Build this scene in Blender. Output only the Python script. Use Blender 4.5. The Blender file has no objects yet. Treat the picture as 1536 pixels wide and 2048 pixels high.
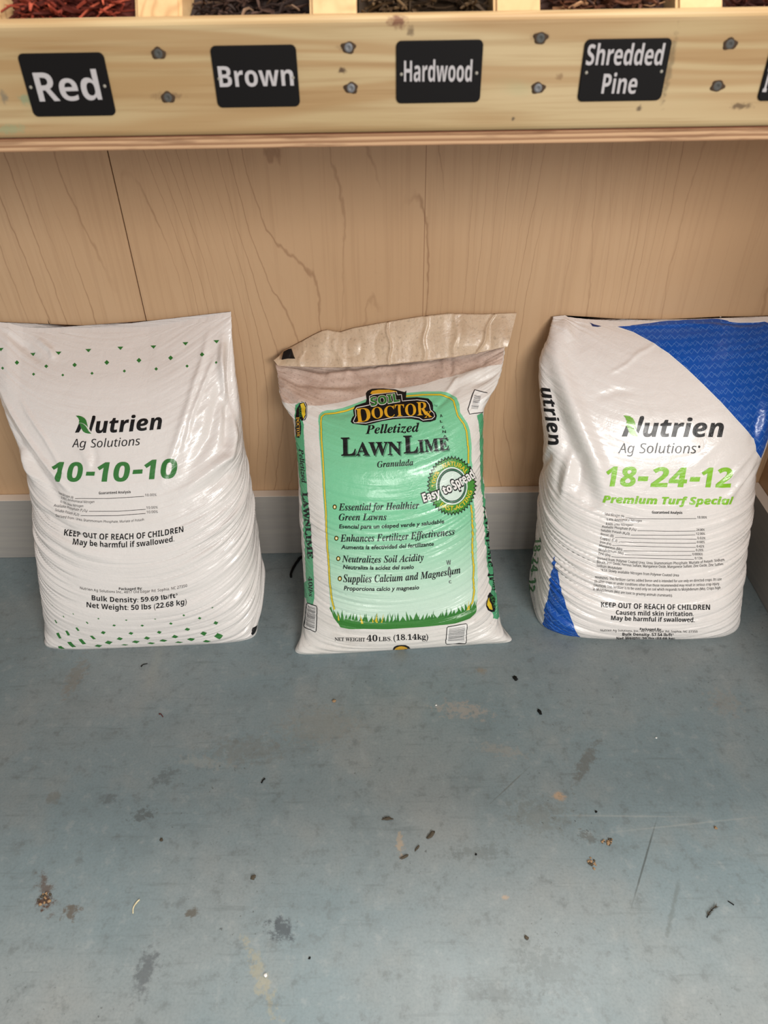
import bpy, bmesh, math, random
import numpy as np
from mathutils import Vector, Matrix

random.seed(7)
SC = bpy.context.scene
COL = SC.collection

# ------------------------------------------------------------------ camera
FPX, PITCH, ROLL, CAMH = 1480.0, math.radians(39), 0.0162, 1.2
FWD = np.array([0, math.cos(PITCH), -math.sin(PITCH)])
_up = np.array([0, math.sin(PITCH), math.cos(PITCH)])
_ri = np.array([1.0, 0, 0])
RGT = math.cos(ROLL) * _ri - math.sin(ROLL) * _up
UPV = math.cos(ROLL) * _up + math.sin(ROLL) * _ri
CAM = np.array([0.0, 0.0, CAMH])
cd = bpy.data.cameras.new('camera')
cam = bpy.data.objects.new('camera', cd)
COL.objects.link(cam)
SC.camera = cam
m = Matrix.Identity(4)
for i in range(3):
    m[i][0], m[i][1], m[i][2], m[i][3] = RGT[i], UPV[i], -FWD[i], CAM[i]
cam.matrix_world = m
cd.sensor_fit = 'VERTICAL'
cd.sensor_height = 36
cd.lens = 36 * FPX / 2048
cd.clip_start = 0.02
cd.dof.use_dof = True
cd.dof.focus_distance = 1.45
cd.dof.aperture_fstop = 7.5

# ------------------------------------------------------------------ light
W = bpy.data.worlds.new('world')
SC.world = W
W.use_nodes = True
W.node_tree.nodes['Background'].inputs[0].default_value = (1.0, 0.97, 0.93, 1)
W.node_tree.nodes['Background'].inputs[1].default_value = 0.36


def area(name, loc, target, sx, sy, power, color):
    l = bpy.data.lights.new(name, 'AREA')
    l.shape = 'RECTANGLE'
    l.size, l.size_y, l.energy, l.color = sx, sy, power, color
    o = bpy.data.objects.new(name, l)
    COL.objects.link(o)
    o.location = loc
    d = Vector(target) - Vector(loc)
    o.rotation_euler = d.to_track_quat('-Z', 'Y').to_euler()
    return o


area('ceiling_light', (0.42, 1.02, 2.6), (0.42, 1.0, 0.0), 0.9, 0.35, 40, (1.0, 0.96, 0.90))
area('aisle_light', (1.25, -1.8, 1.95), (0.0, 1.1, 0.3), 1.2, 0.6, 74, (1.0, 0.97, 0.93))
area('shop_window_light', (0.25, -2.6, 1.45), (0.0, 1.2, 0.4), 0.6, 0.5, 15, (1.0, 0.98, 0.95))

SC.view_settings.view_transform = 'Standard'
SC.view_settings.look = 'None'
SC.view_settings.gamma = 1
SC.view_settings.exposure = 0.05
SC.view_settings.use_curve_mapping = False


# ------------------------------------------------------------------ maths helpers
def project(Pt):
    """world points (...,3) -> photograph pixels (...,2)"""
    d = np.asarray(Pt) - CAM
    z = d @ FWD
    return np.stack([768 + FPX * (d @ RGT) / z, 1024 - FPX * (d @ UPV) / z], -1)


def ray(x, y):
    return FWD + RGT * (x - 768) / FPX - UPV * (y - 1024) / FPX


def on_floor(x, y, z=0.0):
    d = ray(x, y)
    return CAM + d * ((z - CAMH) / d[2])


def on_depth(x, y, yy):
    d = ray(x, y)
    return CAM + d * (yy / d[1])


_rng = np.random.RandomState(11)
_LAT = _rng.rand(8, 256, 256).astype(np.float64) * 2 - 1


def vnoise(x, y, seed=0):
    """smooth value noise in [-1,1]"""
    L = _LAT[seed % 8]
    x = np.asarray(x, float) + 37.3 * seed + 1000
    y = np.asarray(y, float) + 11.7 * seed + 1000
    xi, yi = np.floor(x).astype(int), np.floor(y).astype(int)
    fx, fy = x - xi, y - yi
    fx, fy = fx * fx * fx * (fx * (fx * 6 - 15) + 10), fy * fy * fy * (fy * (fy * 6 - 15) + 10)
    g = lambda a, b: L[a % 256, b % 256]
    return (g(xi, yi) * (1 - fx) + g(xi + 1, yi) * fx) * (1 - fy) + (g(xi, yi + 1) * (1 - fx) + g(xi + 1, yi + 1) * fx) * fy


def smooth1(a, n):
    for _ in range(n):
        p = np.pad(a, 1, mode='edge')
        a = (p[:-2] + 2 * p[1:-1] + p[2:]) / 4
    return a


def sstep(a, b, x):
    t = np.clip((x - a) / (b - a), 0, 1)
    return t * t * (3 - 2 * t)


# ------------------------------------------------------------------ object helpers
def tag(o, label=None, cat=None, group=None, kind=None):
    if label:
        o['label'] = label
    if cat:
        o['category'] = cat
    if group:
        o['group'] = group
    if kind:
        o['kind'] = kind
    return o


def link(name, me, material=None, parent=None):
    o = bpy.data.objects.new(name, me)
    COL.objects.link(o)
    if material:
        me.materials.append(material)
    if parent:
        o.parent = parent
    return o


def empty(name, loc, label, cat, group=None):
    o = bpy.data.objects.new(name, None)
    COL.objects.link(o)
    o.location = loc
    bpy.context.view_layer.update()
    return tag(o, label, cat, group)


def bm_box(bm, lo, hi, bevel=0.0, seg=2):
    r = bmesh.ops.create_cube(bm, size=1)
    vs = r['verts']
    for v in vs:
        v.co = Vector([lo[i] + (v.co[i] + .5) * (hi[i] - lo[i]) for i in range(3)])
    if bevel:
        es = list({e for v in vs for e in v.link_edges})
        bmesh.ops.bevel(bm, geom=es, offset=bevel, segments=seg, affect='EDGES', profile=0.5)


def bm_done(name, bm, material, parent=None, smooth=False):
    me = bpy.data.meshes.new(name)
    bmesh.ops.recalc_face_normals(bm, faces=bm.faces)
    bm.to_mesh(me)
    bm.free()
    if smooth:
        me.polygons.foreach_set('use_smooth', [True] * len(me.polygons))
    o = link(name, me, material)
    if parent:
        o.parent = parent
        o.matrix_parent_inverse = parent.matrix_world.inverted()
    return o


def box(name, lo, hi, material, parent=None, bevel=0.0, seg=2):
    bm = bmesh.new()
    bm_box(bm, lo, hi, bevel, seg)
    return bm_done(name, bm, material, parent)


# ------------------------------------------------------------------ materials
def srgb(r, g, b):
    f = lambda c: (c / 255 / 12.92) if c / 255 <= 0.04045 else ((c / 255 + 0.055) / 1.055) ** 2.4
    return (f(r), f(g), f(b), 1)


class NT:
    """tiny shader-graph writer"""

    def __init__(s, name):
        s.m = bpy.data.materials.new(name)
        s.m.use_nodes = True
        s.t = s.m.node_tree
        s.t.nodes.clear()
        s.out = s.n('ShaderNodeOutputMaterial')
        s.b = s.n('ShaderNodeBsdfPrincipled')
        s.l(s.b.outputs[0], s.out.inputs[0])

    def n(s, typ, **kw):
        nd = s.t.nodes.new(typ)
        for k, v in kw.items():
            setattr(nd, k, v)
        return nd

    def l(s, a, b):
        s.t.links.new(a, b)

    def put(s, sock, v):
        if hasattr(v, 'is_output'):
            s.l(v, sock)
        else:
            sock.default_value = v

    def math(s, op, a, b=0.0, c=0.0):
        nd = s.n('ShaderNodeMath', operation=op)
        for i, v in enumerate((a, b, c)):
            s.put(nd.inputs[i], v)
        return nd.outputs[0]

    def vmath(s, op, a, b):
        nd = s.n('ShaderNodeVectorMath', operation=op)
        s.put(nd.inputs[0], a)
        s.put(nd.inputs[1], b)
        return nd.outputs[0]

    def mapping(s, v, scale=(1, 1, 1), loc=(0, 0, 0), rot=(0, 0, 0)):
        nd = s.n('ShaderNodeMapping')
        s.l(v, nd.inputs[0])
        nd.inputs['Scale'].default_value = scale
        nd.inputs['Location'].default_value = loc
        nd.inputs['Rotation'].default_value = rot
        return nd.outputs[0]

    def noise(s, v, scale=5, detail=2, rough=0.5, dist=0.0):
        nd = s.n('ShaderNodeTexNoise')
        s.l(v, nd.inputs['Vector'])
        nd.inputs['Scale'].default_value = scale
        nd.inputs['Detail'].default_value = detail
        nd.inputs['Roughness'].default_value = rough
        nd.inputs['Distortion'].default_value = dist
        return nd.outputs[0]

    def ss(s, x, a, b, lo=0.0, hi=1.0):
        nd = s.n('ShaderNodeMapRange', interpolation_type='SMOOTHSTEP')
        s.put(nd.inputs[0], x)
        nd.inputs[1].default_value, nd.inputs[2].default_value = a, b
        nd.inputs[3].default_value, nd.inputs[4].default_value = lo, hi
        return nd.outputs[0]

    def mix(s, f, a, b, mode='MIX'):
        nd = s.n('ShaderNodeMix', data_type='RGBA', blend_type=mode)
        s.put(nd.inputs[0], f)
        s.put(nd.inputs[6], a)
        s.put(nd.inputs[7], b)
        return nd.outputs[2]

    def bump(s, h, strength=0.5, dist=0.001, normal=None):
        nd = s.n('ShaderNodeBump')
        nd.inputs['Strength'].default_value = strength
        nd.inputs['Distance'].default_value = dist
        s.l(h, nd.inputs['Height'])
        if normal:
            s.l(normal, nd.inputs['Normal'])
        return nd.outputs[0]

    def obj(s):
        return s.n('ShaderNodeTexCoord').outputs['Object']

    def done(s, color=None, rough=None, normal=None, spec=None, **kw):
        if color is not None:
            s.put(s.b.inputs['Base Color'], color)
        if rough is not None:
            s.put(s.b.inputs['Roughness'], rough)
        if normal is not None:
            s.l(normal, s.b.inputs['Normal'])
        if spec is not None:
            s.b.inputs['Specular IOR Level'].default_value = spec
        for k, v in kw.items():
            s.put(s.b.inputs[k], v)
        return s.m


def flat_mat(name, color, rough=0.5, spec=0.5, metal=0.0):
    g = NT(name)
    return g.done(color, rough, spec=spec, Metallic=metal)


def contour_wood(name, base, tint, line, along, k=9.0, freq=(2.2, 0.30), line_amt=0.55, width=0.10, rough=0.5, spec=0.3, dark=None, xoff=0.0, crack=None, ramp=0.0, joint=None):
    """plain-sawn timber: thin growth-ring contours of a stretched field, plus fibre streaks.
    along: axis index the grain runs along"""
    g = NT(name)
    v = g.obj()
    sc = [freq[0]] * 3
    sc[along] = freq[1]
    f = g.noise(g.mapping(v, sc, (xoff, xoff, xoff)), 1.0, 1.2, 0.4, 0.12)
    wig = g.noise(g.mapping(v, [26 if i != along else 13 for i in range(3)]), 1.0, 3, 0.6)
    f = g.math('ADD', g.math('MULTIPLY', f, k), g.math('MULTIPLY', wig, 0.5 if ramp else 0.0))
    if ramp:
        sx = g.n('ShaderNodeSeparateXYZ')
        g.l(v, sx.inputs[0])
        f = g.math('ADD', f, g.math('MULTIPLY', sx.outputs[0], ramp))
    r = g.math('FRACT', f)
    d = g.math('ABSOLUTE', g.math('SUBTRACT', r, 0.5))
    ln = g.ss(d, width, 0.0)
    soft = g.ss(r, 0.0, 1.0)
    sc2 = [120] * 3
    sc2[along] = 3.0
    fib = g.noise(g.mapping(v, sc2), 1.0, 2, 0.6)
    sc3 = [14] * 3
    sc3[along] = 0.8
    fade = g.ss(g.noise(g.mapping(v, sc3), 1.0, 2), 0.35, 0.65)
    big = g.noise(v, 2.3, 2)
    c = g.mix(g.ss(big, 0.3, 0.7), base, tint)
    c = g.mix(g.math('MULTIPLY', soft, 0.25), c, tint)
    c = g.mix(g.math('MULTIPLY', g.math('MULTIPLY', ln, fade), line_amt), c, line)
    c = g.mix(g.math('MULTIPLY', g.ss(fib, 0.45, 0.75), 0.13), c, line)
    if dark:
        kn = g.ss(g.noise(g.mapping(v, sc3, (5, 3, 1)), 0.9, 3), 0.60, 0.74)
        c = g.mix(g.math('MULTIPLY', kn, 0.5), c, dark)
    if crack:
        q = on_depth(crack[0], crack[1], 1.354)
        d = g.n('ShaderNodeVectorMath', operation='LENGTH')
        g.l(g.vmath('DIVIDE', g.vmath('SUBTRACT', v, tuple(q)), (0.0011, 0.05, 0.022)), d.inputs[0])
        c = g.mix(g.ss(d.outputs['Value'], 1.0, 0.6), c, srgb(40, 24, 16))
    if joint is not None:
        sx = g.n('ShaderNodeSeparateXYZ')
        g.l(v, sx.inputs[0])
        dj = g.math('ABSOLUTE', g.math('SUBTRACT', sx.outputs[0], joint))
        c = g.mix(g.ss(dj, 0.0011, 0.0004, 0, 0.6), c, srgb(120, 78, 50))
    nb = g.bump(fib, 0.15, 0.0005)
    return g.done(c, rough, nb, spec)


M = {}
M['maple'] = contour_wood('maple_plywood', srgb(197, 164, 129), srgb(188, 153, 117), srgb(126, 87, 57), 2, k=22, freq=(2.9, 0.8), line_amt=0.50, width=0.06, rough=0.42, spec=0.35, crack=(101, 656), ramp=30.0, joint=0.0812)
M['pine'] = contour_wood('pine_stud', srgb(222, 198, 150), srgb(205, 172, 122), srgb(160, 118, 72), 0, k=9, freq=(16, 1.3), line_amt=0.35, width=0.28, rough=0.6, spec=0.25)
M['pine_cross'] = contour_wood('pine_divider', srgb(226, 196, 150), srgb(204, 166, 118), srgb(160, 112, 68), 1, k=8, freq=(22, 1.5), line_amt=0.5, width=0.25, rough=0.6, spec=0.25)
M['board_top'] = flat_mat('white_board_edge', srgb(236, 226, 214), 0.5, 0.4)


def floor_material():
    g = NT('painted_floor')
    v = g.obj()
    n1 = g.noise(v, 2.2, 4, 0.55)
    n2 = g.noise(v, 9.0, 5, 0.6)
    n3 = g.noise(v, 240.0, 2, 0.5)
    c = g.mix(g.ss(n1, 0.35, 0.68), srgb(127, 144, 149), srgb(142, 148, 148))
    c = g.mix(g.math('MULTIPLY', g.ss(n2, 0.50, 0.75), 0.45), c, srgb(150, 153, 150))
    c = g.mix(g.math('MULTIPLY', g.ss(n2, 0.50, 0.28), 0.30), c, srgb(112, 122, 124))
    c = g.mix(g.ss(n3, 0.35, 0.8, 0.0, 0.22), c, srgb(92, 104, 106))
    # scattered dark specks and pale scuffs
    sp = g.noise(v, 110.0, 3, 0.65)
    gate = g.ss(g.noise(v, 5.0, 2), 0.45, 0.65)
    c = g.mix(g.math('MULTIPLY', g.ss(sp, 0.64, 0.72), g.math('MULTIPLY', gate, 0.7)), c, srgb(58, 58, 56))
    sc = g.noise(g.mapping(v, (60, 9, 1), rot=(0, 0, 0.6)), 1.0, 3, 0.6)
    c = g.mix(g.math('MULTIPLY', g.ss(sc, 0.58, 0.8), 0.12), c, srgb(172, 176, 172))
    sc2 = g.noise(g.mapping(v, (8, 90, 1), rot=(0, 0, 0.35)), 1.0, 3, 0.6)
    c = g.mix(g.math('MULTIPLY', g.ss(sc2, 0.57, 0.75), 0.30), c, srgb(92, 100, 100))
    n4 = g.noise(v, 38.0, 4, 0.7)
    c = g.mix(g.ss(n4, 0.52, 0.72, 0, 0.5), c, srgb(100, 106, 106))
    c = g.mix(g.ss(n4, 0.46, 0.28, 0, 0.38), c, srgb(160, 166, 166))
    warp = g.noise(v, 85.0, 4, 0.7)
    # individual stains: pixel in the photo, half sizes in metres, turn, colour, strength, raggedness
    stains = [(290, 1945, .016, .034, 0.1, (70, 74, 78), .60, 1.0), (563, 1858, .022, .016, 0.5, (66, 72, 78), .75, 1.2),
              (92, 1785, .010, .032, -0.5, (92, 74, 62), .75, 1.2), (88, 1800, .012, .012, 0, (82, 58, 44), .9, 1.3),
              (143, 1822, .013, .012, 0, (92, 76, 58), .7, 1.3), (330, 1553, .022, .014, -.5, (82, 88, 88), .45, 1.4),
              (218, 1597, .014, .010, 0, (88, 92, 92), .5, 1.2), (285, 1630, .020, .012, -.4, (78, 80, 78), .55, 1.6),
              (107, 1595, .014, .014, 0, (112, 108, 98), .45, 1), (1117, 1592, .013, .009, .2, (190, 158, 126), .75, .7),
              (925, 1420, .052, .018, .15, (166, 156, 146), .60, 1.4), (1000, 1500, .040, .012, .2, (158, 152, 142), .4, 1.4),
              (1450, 1405, .03, .03, 0, (148, 144, 136), .4, 1.3), (385, 1822, .010, .008, 0, (86, 76, 60), .7, 1.3),
              (405, 1525, .05, .012, .1, (162, 164, 158), .35, 1.5), (1170, 1525, .012, .055, .62, (96, 92, 84), .55, 1.1),
              (1290, 1720, .0018, .085, .52, (74, 80, 78), .75, .25), (1345, 1820, .004, .06, .5, (92, 98, 94), .4, .8),
              (1240, 1632, .13, .0022, .03, (170, 174, 170), .3, .35), (1380, 1648, .16, .002, -.09, (170, 174, 170), .28, .35),
              (1080, 1630, .055, .03, 0, (112, 114, 108), .4, 1.4), (1020, 1570, .0015, .055, .85, (98, 98, 92), .5, .4),
              (800, 1690, .006, .02, 0, (188, 160, 126), .5, 1.2), (960, 1705, .05, .012, 0, (96, 102, 100), .4, 1.4),
              (1175, 1672, .016, .010, 0, (92, 94, 90), .6, 1.5), (150, 1355, .018, .05, .1, (128, 116, 100), .4, 1.2),
              (640, 1450, .08, .045, 0, (138, 134, 124), .35, 1.0), (310, 1330, .010, .06, 0, (152, 156, 150), .35, .8),
              (520, 1950, .01, .05, -.5, (176, 162, 120), .35, 1.4), (1010, 1795, .006, .004, 0, (190, 160, 130), .6, .8),
              (1100, 1940, .05, .03, .3, (100, 108, 108), .35, 1.5), (962, 1340, .012, .008, .4, (140, 126, 104), .6, 1),
              (495, 1500, .07, .03, 0, (118, 118, 112), .4, 1.3), (990, 1985, .09, .012, .2, (104, 110, 110), .35, 1.5)]
    w = g.math('SUBTRACT', warp, 0.5)
    for (px, py, rx, ry, rot, col, st, rag) in stains:
        q = on_floor(px, py)
        p = g.mapping(g.vmath('SUBTRACT', v, (q[0], q[1], 0)), (1, 1, 1), rot=(0, 0, rot))
        p = g.vmath('DIVIDE', p, (rx, ry, 1))
        ln = g.n('ShaderNodeVectorMath', operation='LENGTH')
        g.l(p, ln.inputs[0])
        d = g.math('ADD', ln.outputs['Value'], g.math('MULTIPLY', w, rag * 3.6))
        c = g.mix(g.math('MULTIPLY', g.ss(d, 1.25, 0.3), st), c, srgb(*col))
    nb = g.bump(n2, 0.08, 0.001, g.bump(n3, 0.06, 0.0004))
    rr = g.ss(n2, 0.3, 0.7, 0.38, 0.55)
    return g.done(c, rr, nb, 0.4)


M['floor'] = floor_material()


def board_face():
    g = NT('grey_baseboard_face')
    n = g.noise(g.mapping(g.obj(), (2, 2, 30)), 3.0, 3)
    c = g.mix(g.ss(n, 0.3, 0.7), srgb(164, 159, 152), srgb(156, 152, 147))
    return g.done(c, 0.45, spec=0.4)


M['board'] = board_face()

# ------------------------------------------------------------------ setting
fl = box('floor', (-2.4, -1.6, -0.03), (1.1, 1.38, 0.0), M['floor'])
tag(fl, 'blue grey painted floor with scuffs and stains', 'floor', kind='structure')

bm = bmesh.new()
SEAM = -0.4553
bm_box(bm, (-2.4, 1.354, 0.0), (SEAM - 0.0009, 1.366, 1.75), 0.0006, 1)
bm_box(bm, (SEAM + 0.0009, 1.354, 0.0), (0.861, 1.366, 1.75), 0.0006, 1)
bm_box(bm, (-2.4, 1.366, 0.0), (0.861, 1.38, 1.75))
wb = bm_done('wall_back', bm, M['maple'])
tag(wb, 'back wall of pale maple plywood panels with a seam', 'wall', kind='structure')
wr = box('wall_right', (0.861, 0.62, 0.0), (0.877, 1.38, 1.75), M['maple'])
tag(wr, 'right side wall of maple plywood', 'wall', kind='structure')


def baseboard(name, lo, hi, label):
    o = box(name, lo, hi, M['board'], bevel=0.0012, seg=2)
    o.data.materials.append(M['board_top'])
    for p in o.data.polygons:
        if p.normal.z > 0.5:  # upward faces are paler than the rest of the board
            p.material_index = 1
    return tag(o, label, 'baseboard', kind='structure')


BH = 0.174
baseboard('baseboard_back', (-2.4, 1.329, 0.0005), (0.8345, 1.3535, BH), 'grey baseboard with pale top edge along the back wall')
baseboard('baseboard_right', (0.835, 0.62, 0.0005), (0.8605, 1.3535, BH), 'grey baseboard with pale top edge along the right wall')

# ------------------------------------------------------------------ mulch bin above
PF = 0.757                     # y of the front board's face
PB = PF + 0.038
ZB, ZT = 1.0405, 1.1310
mb = empty('mulch_bin', (0, PF, 1.0285), 'long raised mulch bin with a pale pine front board carrying black name plates', 'bin')


def screw_spots():
    return [(317, 107, 1), (336, 195, 1), (697, 95, 0), (702, 176, 0), (1081, 76, 1), (1076, 176, 0), (1460, 88, 1), (1435, 172, 1)]


def front_board():
    bm = bmesh.new()
    bm_box(bm, (-1.1, PF, ZB), (0.83, PB, ZT), 0.006, 4)
    return bm_done('front_board', bm, pine_front(), mb)


def pine_front():
    g = NT('pine_front_board')
    v = g.obj()
    f = g.noise(g.mapping(v, (1.6, 16, 22), (3, 1, 7)), 1.0, 2, 0.5, 0.35)
    r = g.math('FRACT', g.math('MULTIPLY', f, 5.5))
    band = g.ss(g.math('ABSOLUTE', g.math('SUBTRACT', r, 0.5)), 0.42, 0.05)
    fib = g.noise(g.mapping(v, (5, 150, 190)), 1.0, 3, 0.6)
    big = g.noise(g.mapping(v, (2.5, 8, 14)), 1.0, 2)
    c = g.mix(g.ss(big, 0.3, 0.7), srgb(188, 165, 126), srgb(174, 149, 108))
    c = g.mix(g.math('MULTIPLY', band, 0.5), c, srgb(152, 112, 68))
    c = g.mix(g.math('MULTIPLY', g.ss(fib, 0.46, 0.72), 0.42), c, srgb(146, 112, 72))
    c = g.mix(g.math('MULTIPLY', g.ss(g.noise(g.mapping(v, (9, 20, 20), (2, 2, 2)), 1.0, 2), 0.62, 0.75), 0.3), c, srgb(150, 158, 120))
    knots = [(795, 42, .010, .006, (96, 52, 34), .85), (820, 62, .004, .005, (92, 72, 52), .7), (685, 141, .0045, .003, (70, 48, 34), .9), (1338, 140, .004, .032, (96, 82, 58), .55),
             (8, 195, .004, .006, (110, 104, 90), .7), (1482, 212, .012, .003, (84, 64, 44), .8), (1278, 217, .003, .003, (80, 64, 48), .8),
             (1120, 153, .004, .003, (120, 90, 60), .6), (1026, 238, .002, .002, (70, 60, 48), .8), (50, 198, .007, .006, (112, 140, 112), .55), (20, 258, .02, .005, (130, 150, 116), .5),
             (336, 193, .016, .004, (110, 84, 58), .5), (317, 107, .008, .004, (120, 90, 62), .5), (690, 95, .008, .003, (120, 90, 62), .4), (1081, 74, .009, .004, (120, 90, 62), .5)]
    w = g.math('MULTIPLY', g.math('SUBTRACT', g.noise(v, 260.0, 2), 0.5), 1.6)
    for (px, py, rx, rz, col, st) in knots:
        q = on_depth(px, py, PF)
        p = g.vmath('DIVIDE', g.vmath('SUBTRACT', v, (q[0], q[1], q[2])), (rx, 0.02, rz))
        ln = g.n('ShaderNodeVectorMath', operation='LENGTH')
        g.l(p, ln.inputs[0])
        d = g.math('ADD', ln.outputs['Value'], w)
        c = g.mix(g.math('MULTIPLY', g.ss(d, 1.1, 0.3), st), c, srgb(*col))
    nb = g.bump(fib, 0.25, 0.0006)
    return g.done(c, 0.6, nb, 0.25)


fb = front_board()
M['screw'] = flat_mat('zinc_screw', (0.16, 0.16, 0.165, 1), 0.5, 0.4, 0.2)
M['screw_sunk'] = flat_mat('shaded_sunk_screw', (0.07, 0.068, 0.062, 1), 0.6, 0.3)  # sunk heads get a darker colour that stands in for shade in the hole
M['hole'] = flat_mat('screw_hole_wood', srgb(70, 54, 40), 0.8, 0.2)


def screw(px, py, deep):
    q = on_depth(px, py, PF)
    bm = bmesh.new()
    n = 20
    # ragged countersunk rim, then the head with a square recess
    rings = [(0.0046, -0.0002, 0), (0.0043, -0.0009, 0), (0.0036, -0.0005, 0), (0.0033, -0.0006 - 0.0003 * (1 - deep), 1), (0.0013, -0.0012, 1), (0.0010, -0.0005, 1)]
    prev = None
    for k, (r, dy, mi) in enumerate(rings):
        cur = []
        for i in range(n):
            a = 2 * math.pi * i / n
            rr = r * (1 + (0.09 * math.sin(3 * a + px) + 0.09 * math.sin(5 * a + py) if k < 2 else 0))
            cur.append(bm.verts.new((q[0] + rr * math.cos(a) * (1.4 if k < 2 else 1), PF + dy, q[2] + rr * math.sin(a))))
        if prev:
            for i in range(n):
                f = bm.faces.new((prev[i], prev[(i + 1) % n], cur[(i + 1) % n], cur[i]))
                f.material_index = mi
        prev = cur
    f = bm.faces.new(prev)
    f.material_index = 1
    o = bm_done('screw', bm, M['hole'], mb, smooth=True)
    o.data.materials.append(M['screw_sunk'] if deep else M['screw'])
    o.parent = fb
    o.matrix_parent_inverse = Matrix.Identity(4)
    return o


for s in screw_spots():
    o = screw(*s)
    o.parent = fb
    o.matrix_parent_inverse = fb.matrix_world.inverted() @ Matrix.Identity(4)


def ply_edge():
    g = NT('plywood_edge')
    v = g.obj()
    sx = g.n('ShaderNodeSeparateXYZ')
    g.l(v, sx.inputs[0])
    z = g.math('ADD', sx.outputs[2], g.math('MULTIPLY', g.noise(g.mapping(v, (6, 6, 60)), 1.0, 2), 0.002))
    st = g.math('FRACT', g.math('MULTIPLY', g.math('SUBTRACT', z, 1.0285), 1 / 0.0046))
    fib = g.noise(g.mapping(v, (14, 60, 260)), 1.0, 3, 0.65)
    c = g.mix(g.ss(st, 0.25, 0.7), srgb(150, 112, 82), srgb(196, 158, 122))
    c = g.mix(g.math('MULTIPLY', g.ss(fib, 0.5, 0.7), 0.55), c, srgb(108, 72, 50))
    return g.done(c, 0.7, g.bump(fib, 0.4, 0.001), 0.2)


fp = box('floor_panel', (-1.1, PF + 0.004, 1.0285), (0.83, 1.3535, ZB - 0.0012), ply_edge(), mb, 0.0006, 1)
# top and unseen underside tinted reddish to bounce warm light onto the sacks
fp.data.materials.append(flat_mat('reddish_bounce_face', srgb(206, 142, 112), 0.6, 0.2))
for p in fp.data.polygons:
    if abs(p.normal.z) > 0.9:
        p.material_index = 1

DIVX = [-0.3595, -0.1953, -0.0385, 0.1268, 0.2907]
for i, dx in enumerate(DIVX):
    bm = bmesh.new()
    hw = 0.021
    a0, a1 = PB + 0.0005, 1.35
    pts = [(a0, ZB), (a1, ZB), (a1, 1.42), (a0 + 0.02, 1.155), (a0, 1.128)]
    for s in (-1, 1):
        bm.faces.new([bm.verts.new((dx + s * hw, y, z)) for (y, z) in (pts if s > 0 else pts[::-1])])
    bm.verts.ensure_lookup_table()
    n = len(pts)
    A = list(bm.verts)[:n][::-1]
    B = list(bm.verts)[n:]
    for k in range(n):
        bm.faces.new((A[k], A[(k + 1) % n], B[(k + 1) % n], B[k]))
    bmesh.ops.bevel(bm, geom=list(bm.edges), offset=0.003, segments=2, affect='EDGES')
    bm_done('divider', bm, M['pine_cross'], mb)


def mulch_mat(name, c1, c2, c3):
    g = NT(name)
    v = g.obj()
    at = g.n('ShaderNodeAttribute', attribute_name='tone')
    fib = g.noise(v, 130.0, 3, 0.6)
    c = g.mix(g.ss(at.outputs['Fac'], 0.2, 0.75), c1, c2)
    c = g.mix(g.ss(at.outputs['Fac'], 0.82, 0.95), c, c3)
    c = g.mix(g.math('MULTIPLY', g.ss(fib, 0.4, 0.75), 0.4), c, c1)
    return g.done(c, 0.8, g.bump(fib, 0.5, 0.001), 0.2)


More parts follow.
